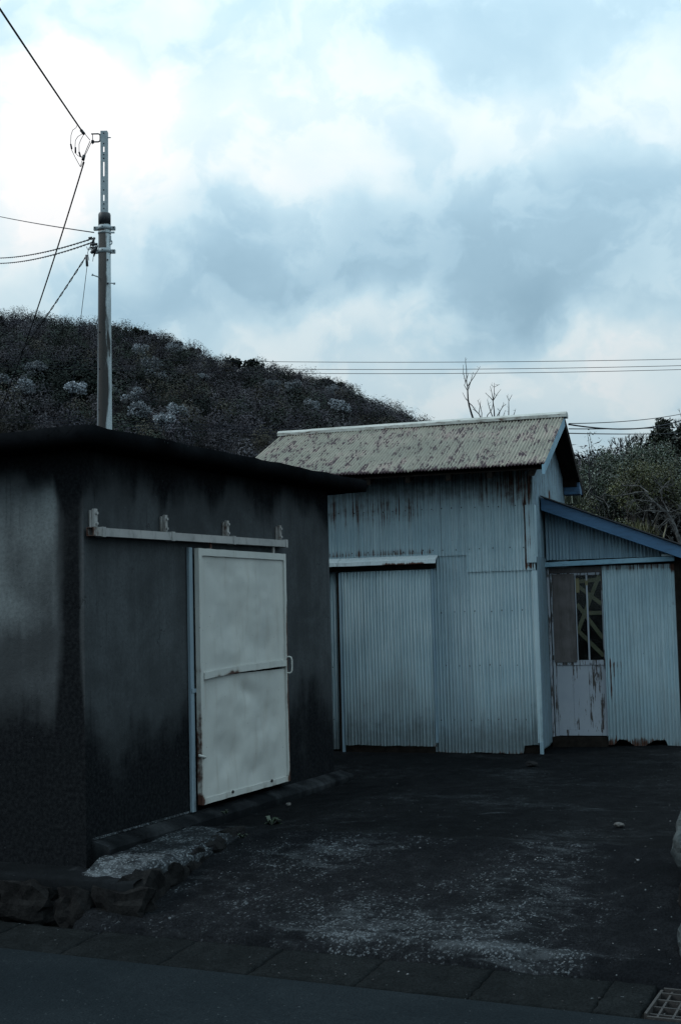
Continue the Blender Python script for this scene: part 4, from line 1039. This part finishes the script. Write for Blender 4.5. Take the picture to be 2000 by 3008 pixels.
def crown_points(n_, rx, rz_, rg, shell=.55):
    d = rg.normal(size=(n_, 3)); d /= np.linalg.norm(d, axis=1)[:, None]
    r = shell + (1 - shell) * rg.random(n_) ** .6
    p = d * r[:, None]; p[:, 2] = np.where(p[:, 2] < -.3, p[:, 2] * .5, p[:, 2])
    return p * np.array([rx, rx, rz_])
def forest(name, pts, label, hfun, rmin, rmax, npt, palette, leaf, bare_ridge=None):
    PV = []; PF = []; TC = []; off = 0
    for (x, y) in pts:
        z = float(hfun(np.array(x), np.array(y))); r = rng.uniform(rmin, rmax); tall = rng.uniform(.9, 1.35)
        kind = rng.random(); ci = int(np.searchsorted(np.cumsum([p[0] for p in palette]), kind)); ci = min(ci, len(palette) - 1)
        _, col, tw = palette[ci]
        nn = int(npt * rng.uniform(.8, 1.2))
        C = crown_points(nn, r, r * tall, rng); 
        lump = rng.normal(size=(5, 3)) * r * .5; C = C * .85 + lump[rng.integers(0, 5, nn)] * .30
        O = C.copy(); O[:, 2] += r * .25
        C += np.array([x, y, z + r * tall * .75])
        if tw:    # twiggy, upright
            P, Q = slivers(C, O, rng.uniform(.7, 1.5, nn) * leaf, .40, jit=.28)
        else:
            P, Q = slivers(C, O, rng.uniform(.6, 1.2, nn) * leaf, .75, jit=.22)
        PV.append(P); PF.append(Q + off); off += len(P)
        base = np.array(col) * rng.uniform(.35, 2.2); t = base[None] * (1 + .10 * rng.normal(size=(nn, 1))).clip(.3, 2)
        TC.append(np.repeat(t, 3, 0))
    o = link_mesh(name, npmesh(name, np.concatenate(PV), np.concatenate(PF), {'tint': np.concatenate(TC)}), M_WOOD)
    tag(o, label, None, None, 'stuff'); return o
pal = [(.40, (.022, .022, .027), 1), (.22, (.036, .036, .041), 1), (.18, (.016, .021, .018), 0), (.12, (.0055, .008, .0075), 0), (.08, (.030, .029, .023), 1)]
pts = []
for y in np.arange(235, 478, 6.0):
    hw = y * .285
    for x in np.arange(-hw - 4, min(hw * .55, 75), 6.0):
        pts.append((x + rng.normal() * 1.4, y + rng.normal() * 1.4))
# the dark plantation band
def dark_band(x, y): return 285 < y < 318 and -95 < x < -48
forest('woodland', [p for p in pts if not dark_band(*p)], 'far hillside wood of leafless and evergreen trees', hill_z, 2.5, 4.3, 430, pal, .27)
forest('plantation', [(x + rng.normal(), y + rng.normal()) for y in np.arange(286, 318, 3.6) for x in np.arange(-95, -48, 3.6)], 'dark band of dense conifers across the left of the hill', hill_z, 2.4, 3.4, 170, [(1.0, (.004, .007, .006), 0)], .45)

def hill_tree(name, x, y, r, tall, n_, col, leaf, aspect, label, cat, group, upb=0):
    z = float(hill_z(np.array(x), np.array(y)))
    t = empty(name, (x, y, z)); tag(t, label, cat, group)
    MB().tube([(0, 0, -1), (0, 0, r * .6), (r * .1, 0, r * 1.3 + 2)], [.28, .2, .08], 6).build('trunk', M_BARK, t)
    C = []
    for k in range(7):
        c = rng.normal(size=3).clip(-1.1, 1.1) * np.array([r * .5, r * .5, r * .32 * tall]) + np.array([0, 0, r * tall + (2.2 if name == 'blossom_tree' else .6)])
        C.append(c + crown_points(n_ // 7, r * .5, r * .42 * tall, rng, .3))
    C = np.concatenate(C); P, Q = diamonds(C, rng.uniform(.6, 1.2, len(C)) * leaf, upb, aspect)
    tint = np.repeat(np.array(col)[None] * (1 + .22 * rng.normal(size=(len(C), 1))).clip(.4, 1.6), 4, 0)
    link_mesh('crown', npmesh('crown', P, Q, {'tint': tint}), M_WOOD, t)

BLOSSOM = (.20, .225, .25)
for (x, y, r, col, label) in (
    (-59.6, 383.5, 2.9, .9, 'broad pale blossom tree high on the hill right of the pole'),
    (-51.6, 403, 3.3, .75, 'rounded pale blossom tree highest on the hill'),
    (-70.3, 296, 3.0, .55, 'tall pale tree rising before the dark conifer band'),
    (-68.3, 276, 2.6, .75, 'pale tree left of the pole below the conifer band'),
    (-57.4, 278, 2.3, 1.25, 'brightest white blossom tree just left of the pole'),
    (-76.0, 286, 2.4, .6, 'pale tree cut by the left edge of the picture'),
    (-43.8, 269.5, 2.3, .9, 'pale blossom tree midway up right of the pole'),
    (-45.2, 316.5, 3.0, .6, 'faint pale tree above the others right of the pole'),
    (-32.8, 259.5, 2.4, .8, 'pale tree low on the hill above the slab roof'),
    (-39.1, 252, 2.5, .6, 'dull pale tree low beside the pole above the slab roof'),
    (-33.5, 243, 2.5, .9, 'lowest pale blossom tree touching the slab roof line'),
    (-51.3, 350.5, 3.2, .45, 'dim spreading tree upper hill right of the pole'),
    (-38.6, 363.5, 1.8, .6, 'small pale tree in the middle of the upper hill'),
    (-49.5, 278, 1.9, .8, 'small pale tree tucked against the right of the pole'),
    (-6.2, 325, 2.6, .9, 'pale blossom tree left of the pair above the green roof'),
    (.5, 333.5, 3.0, 1.15, 'bright tall blossom tree above the left end of the green roof'),
    (-12.7, 364.5, 2.6, .6, 'faint pale tree below the ridge on the right slope'),
    (-18.2, 355, 2.5, .5, 'faintest pale tree on the right slope'),
    (-2.2, 378, 2.6, .6, 'pale tree near the right shoulder of the hill'),
    (-101.5, 436, 3.0, .4, 'pale tree near the ridge at far left')):
    hill_tree('blossom_tree', x, y, r, 1.05, 1000, [c_ * col for c_ in BLOSSOM], .27, .6, label, 'tree', 'pale blossom trees on the hill')
for (x, y, r, label) in (
    (-80.6, 456, 3.0, 'dark evergreen on the ridge touching the pole'), (-71.4, 456, 3.4, 'left of two wide dark evergreens on the ridge right of the pole'),
    (-67.0, 456, 3.0, 'right of two wide dark evergreens on the ridge right of the pole'), (-57.4, 456, 2.6, 'small dark evergreen where the ridge starts falling'),
    (-51.3, 456, 2.5, 'dark evergreen halfway down the ridge'), (-36.7, 457, 4.2, 'large dark evergreen crown in the middle of the ridge'),
    (-30.5, 457, 4.0, 'dark evergreen crown right of the largest one on the ridge'), (-3.7, 457, 3.0, 'dark evergreen on the falling right ridge'),
    (-.1, 457, 2.6, 'dark evergreen beside another on the falling right ridge'), (22.8, 457, 2.4, 'last dark evergreen at the right end of the ridge')):
    hill_tree('evergreen_tree', x, y, r, .85, 420, (.010, .014, .011), .6, .8, label, 'tree', 'dark evergreens on the ridge')

# wooded slope on the right
KX = [-5, 10, 22, 29.1, 33.5, 36.9, 40.3, 43.7, 46.6, 51.5, 80, 140]
KZ = [0, 6, 13.5, 18, 19, 19.4, 20, 20.6, 21.6, 23, 30, 40]
def slope_z(x, y):
    h = np.interp(x * 180 / np.maximum(y, 60), KX, KZ); t = np.clip((y - 38) / 142, 0, 1)
    return h * t ** .8 + .3
xs = np.linspace(0, 150, 51); ys = np.linspace(40, 240, 51); X, Y = np.meshgrid(xs, ys); Z = slope_z(X, Y)
V = np.c_[X.ravel(), Y.ravel(), Z.ravel()]; W = len(xs); I, J = np.meshgrid(np.arange(W - 1), np.arange(len(ys) - 1)); q = (J * W + I).ravel()
o = link_mesh('hillside', npmesh('hillside', V, np.c_[q, q + 1, q + W + 1, q + W]), M_SOIL, None, True); tag(o, 'wooded slope behind the lean-to', kind='structure')
pts = [(x + rng.normal() * .8, y + rng.normal() * .8) for y in np.arange(64, 178, 4.0) for x in np.arange(y * .155, y * .30, 2.7)]
pal2 = [(.55, (.016, .015, .019), 1), (.2, (.026, .025, .028), 1), (.17, (.010, .012, .011), 0), (.08, (.005, .007, .007), 0)]
forest('woodland', pts, 'dim brown wood on the slope behind the lean-to', slope_z, 1.3, 2.2, 260, pal2, .17)
def bare_ridge_tree(x, y, h, label, seed):
    rg = random.Random(seed); z = float(slope_z(np.array(x), np.array(y)))
    t = empty('bare_tree', (x, y, z)); tag(t, label, 'tree', 'leafless trees on the right skyline'); m = MB(); tw = MB()
    def go(mb, p, d, L, r, dep):
        q = p + d * L; mid = (p + q) / 2 + Vector((rg.uniform(-1, 1), rg.uniform(-1, 1), 0)) * L * .06
        mb.tube([p, mid, q], [r, r * .8, r * .6], 4, False)
        if dep == 0: return
        for k in range(rg.choice((2, 3, 3))):
            nd = (d + Vector((rg.uniform(-1, 1), rg.uniform(-1, 1), rg.uniform(-.1, .7))) * .62).normalized()
            go(tw, q - d * L * rg.uniform(0, .35), nd, L * rg.uniform(.6, .8), r * .62, dep - 1)
    go(m, Vector((0, 0, 0)), Vector((0, 0, 1)), h * .33, h * .030, 5)
    m.build('trunk', M_BARK, t); tw.build('crown', M_TWIG, t, recalc=False)
for i, (x, y, h, lb) in enumerate(((37.2, 176, 6.0, 'leafless tree on the skyline left of the taller pair'), (39.6, 176, 7.6, 'spreading leafless tree tallest at the middle of the right skyline'), (41.8, 177, 7.0, 'leafless tree standing behind the glossy evergreen'), (34.6, 174, 4.5, 'low leafless tree next to the gable on the skyline'), (47.6, 172, 7.0, 'leafless tree at the right edge of the skyline'), (43.6, 176, 6.0, 'leafless tree left of the glossy dark evergreen'))):
    bare_ridge_tree(x, y, h, lb, i + 3)

# ------------------------------------------------------------------ near shrubs behind the lean-to
def limb(mb, p, q, r0, r1, rg, wob=.08, n_=6):
    p, q = Vector(p), Vector(q); L = (q - p).length; pts = []
    for i in range(n_ + 1):
        t = i / n_; v = p.lerp(q, t) + Vector((rg.uniform(-1, 1), rg.uniform(-1, 1), rg.uniform(-1, 1))) * wob * L * .35 * math.sin(math.pi * t); v.z += .10 * L * math.sin(math.pi * t); pts.append(v)
    mb.tube(pts, [r0 + (r1 - r0) * i / n_ for i in range(n_ + 1)], 6, False)
def shrub(name, base, clumps, per, leaf, cols, label, seed, cat='shrub', group=None, aspect=.5, upb=.0, bark=None, gloss=None):
    rg = random.Random(seed); rn = np.random.default_rng(seed); b = Vector(base)
    t = empty(name, base); tag(t, label, cat, group); m = MB(); fork = Vector((0, 0, .9))
    m.tube([(0, 0, -.3), (0, 0, .4), fork], [.11, .08, .06], 7)
    C = []; TI = []
    for (cx, cy, cz, r) in clumps:
        c = Vector((cx, cy, cz)) - b; limb(m, fork, c, .045, .010, rg)
        for k in range(4):
            e = c + Vector((rg.uniform(-1, 1), rg.uniform(-1, 1), rg.uniform(-.3, .9))) * r * .8; limb(m, c * .85 + fork * .15, e, .014, .004, rg)
        nn = int(per * r * r); sub = rn.normal(size=(9, 3)) * r * .45; sub[:, 2] *= .75
        which = rn.integers(0, 9, nn); p = sub[which] + rn.normal(size=(nn, 3)) * r * .22
        C.append(p + np.array(c)); sh_ = rn.uniform(.6, 1.35, 9)[which][:, None]
        col = np.array(cols)[rn.integers(0, len(cols), nn)]
        TI.append(col * sh_ * (1 + .2 * rn.normal(size=(nn, 1))).clip(.5, 1.6))
    C = np.concatenate(C); P, Q = diamonds(C, rn.uniform(.7, 1.25, len(C)) * leaf, upb, aspect, rn)
    m.build('trunk', bark or M_BARK, t, True, recalc=False)
    link_mesh('crown', npmesh('crown', P, Q, {'tint': np.repeat(np.concatenate(TI), 4, 0)}), M_LEAF, t)
    return t
PALE = [(.034, .050, .030), (.020, .033, .015), (.013, .022, .009), (.010, .016, .008), (.016, .026, .012), (.10, .125, .11)]
shrub('evergreen_shrub', (5.0, 24.6, .4), [(4.75, 24.2, 4.1, .42), (5.15, 24.5, 4.2, .42), (5.0, 24.3, 3.75, .5), (4.45, 24, 3.65, .42), (5.4, 24.7, 3.9, .45)], 17000, .024, PALE, 'pale flecked evergreen shrub next to the shed gable', 1, group='evergreen shrubs behind the lean-to')
shrub('evergreen_shrub', (6.1, 26.6, .4), [(5.65, 26.0, 4.5, .5), (6.1, 26.6, 4.75, .55), (6.6, 27, 4.9, .5), (6.0, 26.2, 4.2, .55), (6.6, 26.6, 4.5, .55)], 17000, .025, PALE, 'large pale flecked evergreen in the middle of the bank', 2, group='evergreen shrubs behind the lean-to')
shrub('evergreen_shrub', (7.5, 28.4, .4), [(7.2, 28, 4.95, .55), (7.9, 28.5, 4.8, .6), (7.3, 27.6, 4.4, .6), (7.9, 28, 4.1, .7), (8.5, 29, 4.9, .6)], 13000, .027, PALE, 'pale flecked evergreen at the right edge of the bank', 3, group='evergreen shrubs behind the lean-to')
YG = [(.05, .058, .018), (.032, .040, .014), (.068, .072, .024), (.020, .027, .011)]
shrub('yellow_green_bush', (5.75, 24.0, .4), [(5.35, 23.6, 4.15, .38), (5.75, 23.9, 4.35, .38), (6.05, 24, 4.15, .36), (5.2, 23.4, 3.95, .3), (5.6, 23.6, 4.0, .36), (6.25, 24.1, 4.0, .28)], 16000, .022, YG, 'yellow green bush spreading in front of the pale shrubs', 4, upb=.5)
shrub('yellow_green_bush', (4.35, 20.9, .4), [(4.15, 20.8, 3.25, .22), (4.45, 20.9, 3.15, .22), (4.0, 20.8, 3.35, .2), (3.95, 21, 3.6, .25)], 16000, .020, YG + [(.04, .045, .03)], 'low yellow green bush just above the lean-to roof', 5, upb=.5)
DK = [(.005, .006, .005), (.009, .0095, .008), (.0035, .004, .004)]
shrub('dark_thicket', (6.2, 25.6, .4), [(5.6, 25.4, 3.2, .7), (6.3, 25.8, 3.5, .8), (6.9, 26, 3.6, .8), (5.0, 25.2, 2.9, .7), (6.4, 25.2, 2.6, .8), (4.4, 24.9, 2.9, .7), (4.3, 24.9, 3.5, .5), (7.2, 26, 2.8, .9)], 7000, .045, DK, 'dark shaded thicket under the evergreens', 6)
shrub('broadleaf_evergreen', (15.4, 60.5, 4.5), [(15.2, 60, 10.0, .5), (15.5, 60.2, 9.9, .6), (15.3, 60.1, 10.4, .35), (15.0, 60, 9.7, .5), (15.9, 60.3, 9.4, .7)], 1500, .12, [(.010, .015, .010), (.018, .024, .016)], 'glossy dark broadleaf evergreen against the sky at right', 7, 'tree')
shrub('broadleaf_evergreen', (17.4, 62, 4.5), [(16.9, 61.8, 9.5, .8), (17.6, 62, 9.9, .8), (17.2, 62, 10.2, .6)], 900, .14, [(.020, .020, .020), (.03, .028, .027)], 'dull brown tree at the right edge beside the glossy evergreen', 8, 'tree')
# slender upright shrub
rg = random.Random(9); t = empty('slender_shrub', (4.45, 22.6, .4)); tag(t, 'slender upright shrub with thin stems rising right of the gable', 'shrub'); m = MB(); C = []
for k in range(16):
    tx = rg.uniform(-.28, .32); tz = rg.uniform(3.3, 4.35) if k > 1 else 4.6
    if k < 2: tx = -.02 + .05 * k
    p = [Vector((tx * s_ + rg.uniform(-.02, .02), rg.uniform(-.1, .1) * s_, tz * s_)) for s_ in (0, .35, .6, .8, .92, 1)]
    m.tube(p, [.022, .017, .012, .008, .006, .003], 5, False)
    for i in range(60):
        s_ = rg.uniform(.55, 1.0); f_ = s_ * 5; i0 = min(4, int(np.searchsorted([0, .35, .6, .8, .92, 1], s_)) - 1); C.append(tuple(p[i0].lerp(p[i0 + 1], rg.random()) + Vector((rg.gauss(0, .06), rg.gauss(0, .06), rg.gauss(0, .05)))))
m.build('stems', M_TWIG, t, True, recalc=False)
C = np.array(C); P, Q = diamonds(C, np.full(len(C), .022), 1.5, .35); link_mesh('foliage', npmesh('foliage', P, Q, {'tint': np.repeat(np.array([(.03, .036, .02)]) * rng.uniform(.5, 1.5, (len(C), 1)), 4, 0)}), M_LEAF, t)
# twisted bare branches, lower right
t = empty('twisted_tree', (5.6, 21.3, .4)); tag(t, 'twisted leafless tree with pale lichened branches above the lean-to roof', 'tree')
KK = 21.3 / 3761
def tp(x, y, d=0): return Vector(((x - 1985) * KK + 5.58 - 5.6, d, (1530 - y) * KK + 3.32 - .4))
rg = random.Random(12)
trunk = MB().tube([(.1, 0, -.3), (.15, 0, 1.2), tp(1995, 1600), tp(1978, 1545), tp(1960, 1512), tp(1925, 1480), tp(1900, 1455)], [.06, .05, .034, .03, .024, .017, .011], 8)
trunk.build('trunk', M_BARK_PALE, t, True, recalc=False)
BR = [[(1905, 1458), (1880, 1448), (1850, 1452), (1810, 1456), (1780, 1455)], [(1955, 1508), (1930, 1505), (1890, 1508), (1860, 1512), (1830, 1508)], [(1978, 1545), (1955, 1530), (1935, 1545), (1928, 1560)],
      [(1990, 1585), (1970, 1545), (1955, 1560), (1945, 1585)], [(1960, 1512), (1948, 1470), (1940, 1450), (1950, 1435), (1980, 1428)], [(1948, 1470), (1945, 1440), (1935, 1425), (1915, 1415)], [(1985, 1560), (2000, 1530), (2010, 1500)],
      [(1925, 1480), (1900, 1475), (1870, 1470), (1840, 1480)], [(1780, 1500), (1765, 1475), (1740, 1460), (1720, 1475), (1700, 1490)], [(1785, 1495), (1770, 1470), (1755, 1455)], [(1900, 1455), (1880, 1430), (1850, 1425), (1820, 1428)], [(1960, 1512), (1990, 1500), (2010, 1480)], [(1940, 1450), (1960, 1420), (1990, 1405)]]
tw = MB(); rg = random.Random(3)
for br in BR:
    pts = [tp(x + rg.uniform(-3, 3), y + rg.uniform(-3, 3), rg.uniform(-.2, .1)) for x, y in br]
    n0 = len(pts); tw.tube(pts, [.011 - .008 * i / (n0 - 1) for i in range(n0)], 6, False)
    for k in range(9):
        i = rg.randrange(n0 - 1); p = pts[i].lerp(pts[i + 1], rg.random()); d = Vector((rg.uniform(-1, 1), rg.uniform(-.5, .5), rg.uniform(-.7, 1))).normalized(); L = rg.uniform(.10, .32)
        tw.tube([p, p + d * L * .5 + Vector((0, 0, rg.uniform(-.03, .03))), p + d * L], [.005, .004, .002], 4, False)
tw.build('branches', M_BARK_PALE, t, True, recalc=False)
# dim inner twigs of the thicket
rg = random.Random(31); t = empty('bramble_tangle', (6.0, 23.6, .4)); tag(t, 'tangle of thin bare stems inside the thicket', 'bramble'); tw = MB()
for k in range(150):
    p = Vector((rg.uniform(-1.6, 1.2), rg.uniform(-.6, .6), rg.uniform(1.7, 3.6))); d = Vector((rg.gauss(0, 1), rg.gauss(0, .4), rg.gauss(0, .7))).normalized(); L = rg.uniform(.3, .9); pts = [p]
    for i in range(5): d = (d + Vector((rg.gauss(0, .3), rg.gauss(0, .3), rg.gauss(0, .3)))).normalized(); pts.append(pts[-1] + d * L / 5)
    tw.tube(pts, [.007, .006, .005, .004, .003, .002], 4, False)
tw.build('stems', M_BARK, t, True, recalc=False)
# blade tufts over the roof
def tuft(x, y, z, h, n_, label, col, seed, base=.4):
    rg = random.Random(seed); t = empty('grass_tuft', (x, y, base)); tag(t, label, 'grass tuft'); V = []; Q = []
    for k in range(n_):
        a = rg.uniform(0, 6.28); L = h * rg.uniform(.5, 1.1); le_ = rg.uniform(.15, .7); o_ = Vector((rg.gauss(0, h * .25), rg.gauss(0, h * .2), z - base)); wd = .006 + .004 * rg.random()
        d = Vector((math.cos(a) * le_, math.sin(a) * le_, 1)).normalized(); s_ = Vector((-math.sin(a), math.cos(a), 0)) * wd
        p0 = o_; p1 = o_ + d * L * .6; p2 = o_ + d * L + Vector((0, 0, -.15 * L * le_)); n0 = len(V)
        V += [p0 - s_, p0 + s_, p1 + s_ * .8, p1 - s_ * .8, p2 + s_ * .1, p2 - s_ * .1]; Q += [(n0, n0 + 1, n0 + 2, n0 + 3), (n0 + 3, n0 + 2, n0 + 4, n0 + 5)]
    tint = np.repeat(np.array([col]) * np.random.default_rng(seed).uniform(.5, 1.5, (n_, 1)), 6, 0)
    link_mesh('blades', npmesh('blades', [tuple(v) for v in V], Q, {'tint': tint}), M_LEAF, t)
    if z > 1: MB().tube([(0, 0, -.2), (0, 0, z - base)], .02, 5).build('stalk', M_BARK, t)
tuft(4.75, 20.6, 2.75, .55, 420, 'yellowish blade tuft showing above the lean-to roof edge', (.06, .062, .022), 2)
tuft(4.3, 20.3, 2.8, .4, 220, 'thin green blade tuft left of the yellowish one', (.05, .058, .028), 3)
tuft(3.55, 20.0, 3.5, .45, 220, 'pale green blade tuft right under the shed eave box', (.06, .07, .05), 4)

# coppiced bare tree behind the ridge
t = empty('bare_tree', (2.85, 24.2, .38)); tag(t, 'leafless coppiced tree poking above the green roof ridge', 'tree')
def cp(x, y, d=0): return Vector((2.58 + (1340 + x / 7.127 - 1395) * .00638 - 2.85, d, 5.5 + (1230 - 1020 - y / 7.127) * .00638 - .38))
ST = [([(385, 1500), (340, 1350), (300, 1180), (280, 1050), (278, 880), (285, 800), (268, 700), (272, 400), (258, 250), (255, 145)], .020, 1), ([(272, 850), (215, 740), (250, 650), (268, 600)], .007, 0), ([(285, 770), (350, 670), (430, 560), (480, 480), (565, 345)], .010, 0), ([(300, 820), (360, 650), (415, 460)], .008, 0),
      ([(245, 680), (215, 560), (200, 450), (203, 300)], .008, 0), ([(280, 1080), (225, 1010), (170, 890)], .008, 0), ([(300, 1120), (370, 1180), (420, 1270), (500, 1360), (550, 1480)], .010, 0), ([(275, 600), (310, 490)], .005, 0),
      ([(550, 1490), (505, 1370), (430, 1300), (370, 1260)], .012, 1), ([(505, 1350), (535, 1180), (545, 1110)], .007, 0), ([(560, 1480), (565, 1350), (540, 1190), (480, 1070)], .009, 1),
      ([(830, 1470), (825, 1300), (815, 1110), (840, 950), (850, 800), (855, 720)], .013, 1), ([(815, 1100), (740, 1010), (655, 920)], .009, 0), ([(820, 1060), (790, 900), (760, 780)], .008, 0), ([(830, 1070), (900, 960), (995, 840)], .008, 0), ([(850, 800), (970, 735)], .005, 0), ([(840, 800), (780, 750)], .004, 0),
      ([(655, 1485), (690, 1390), (760, 1320), (800, 1200), (815, 1110)], .010, 1), ([(800, 1470), (750, 1310), (710, 1170), (697, 1060)], .011, 1), ([(870, 1460), (960, 1310), (1020, 1220), (1085, 1170)], .011, 1), ([(1000, 1240), (1045, 1150)], .006, 0), ([(930, 1450), (950, 1330), (900, 1250)], .007, 1), ([(1135, 1440), (1140, 1250), (1150, 1110), (1220, 970)], .010, 1), ([(1150, 1110), (1105, 985)], .006, 0),
      ([(1230, 1440), (1265, 1350), (1287, 1280)], .008, 1), ([(1005, 1460), (1070, 1300)], .007, 1)]
rg = random.Random(4); m = MB()
MB().tube([(0, 0, -.3), (0, 0, .8), (.02, 0, 1.3)], [.14, .11, .08], 8).build('trunk', M_BARK, t, True)
for pl, r, root in ST:
    pts = [cp(*p, rg.uniform(-.03, .03)) for p in pl]; rr = [r - (r - .003) * i / max(1, len(pts) - 1) for i in range(len(pts))]
    if root: pts = [Vector((0, 0, 1.2)), Vector((pts[0].x * .6, 0, 3.2))] + pts; rr = [r * 1.8, r * 1.4] + rr
    m.tube(pts, rr, 6, False)
    for k in range(3):
        i = rg.randrange(len(pts) - 1) if not root else rg.randrange(2, len(pts) - 1) if len(pts) > 3 else 1
        p = pts[i].lerp(pts[i + 1], rg.random()); m.tube([p, p + Vector((rg.uniform(-.06, .06), 0, rg.uniform(.0, .06)))], [.003, .0018], 4, False)
m.build('branches', M_TWIG, t, True, recalc=False)

# ================================================================== SMALL THINGS ON THE GROUND
rg = random.Random(17); V = []; Q = []
import bmesh
bm = bmesh.new(); bmesh.ops.create_icosphere(bm, subdivisions=1, radius=1); IV = np.array([v.co[:] for v in bm.verts]); IF = np.array([[v.index for v in f.verts] for f in bm.faces]); bm.free()
PV = []; PF = []; off = 0; TI = []
for k in range(220):
    a = rg.uniform(.75, 4.3); b = rg.choice((rg.uniform(-.9, 1.0), rg.uniform(-.5, 4.0)))
    z = rz(a, b) if -.45 < b < 1.09 else (yz(a, b) if b >= 1.09 else .02); r = rg.uniform(.003, .0075) * (1 if rg.random() < .95 else 2.0)
    p = IV * (1 + .3 * np.random.default_rng(k).normal(size=(len(IV), 1))) * np.array([r, r * rg.uniform(.6, 1), r * .6]) + np.array([a, b, z + r * .3])
    PV.append(p); PF.append(IF + off); off += len(IV); g_ = rg.choice((.02, .03, .06, .12)); TI.append(np.tile([g_, g_ * 1.05, g_ * 1.1], (len(IV), 1)))
o = link_mesh('gravel', npmesh('gravel', np.concatenate(PV), np.concatenate(PF), {'tint': np.concatenate(TI)}), m_leaf('pebbles', 1, .9, .2)); o.location = F1_LOC; o.rotation_euler = (0, 0, F1_RZ)
tag(o, 'loose pale grit scattered over the driveway', kind='stuff')
def weed(a, b, z, r, label, seed, n_=12):
    rg = random.Random(seed); p = f1(a, b, z); t = empty('weed', p); tag(t, label, 'weed', 'weeds along the driveway edge'); V = []; Q = []
    for k in range(n_):
        an = rg.uniform(0, 6.28); L = r * rg.uniform(.6, 1.2); h = rg.uniform(.2, .9) * r; wd = L * .22; d = Vector((math.cos(an), math.sin(an), 0)); s_ = Vector((-d.y, d.x, 0)) * wd; n0 = len(V)
        V += [(0, 0, 0), tuple(d * L * .55 + s_ + Vector((0, 0, h))), tuple(d * L + Vector((0, 0, h * .8))), tuple(d * L * .55 - s_ + Vector((0, 0, h)))]; Q.append((n0, n0 + 1, n0 + 2, n0 + 3))
    link_mesh('leaves', npmesh('leaves', V, Q, {'tint': np.tile([.014, .028, .013], (len(V), 1))}), M_LEAF, t)
weed(.72, 1.21, .40, .07, 'small green weed where the driveway meets the yard', 2, 16)
weed(.70, .82, .37, .045, 'tiny weed against the stones halfway up the driveway', 4)
weed(.15, 1.55, .40, .05, 'dry sprig at the foot of the storehouse step', 6, 7)
def scrap(name, a, b, z, r, mat, label, cat, seed, sub=2): o = rock(name, f1(a, b, z), r, mat, None, seed, sub, .35); tag(o, label, cat); return o
M_SCRAP = m_simple('dirty_white_scrap', (.07, .07, .068), (.12, .118, .115), 20, .9, .2)
scrap('stone_chip', 3.08, 1.78, .425, (.035, .022, .018), M_SCRAP, 'dirty white chip lying alone in the yard at right', 'stone', 3)
scrap('stone_chip', 1.62, 4.62, .465, (.06, .04, .025), M_ROCKDARK, 'grey stone lying before the lean-to threshold', 'stone', 8)
scrap('stone_chip', .42, 2.05, .415, (.02, .016, .015), M_SCRAP, 'small pale stone on the ground in front of the cream door', 'stone', 12)
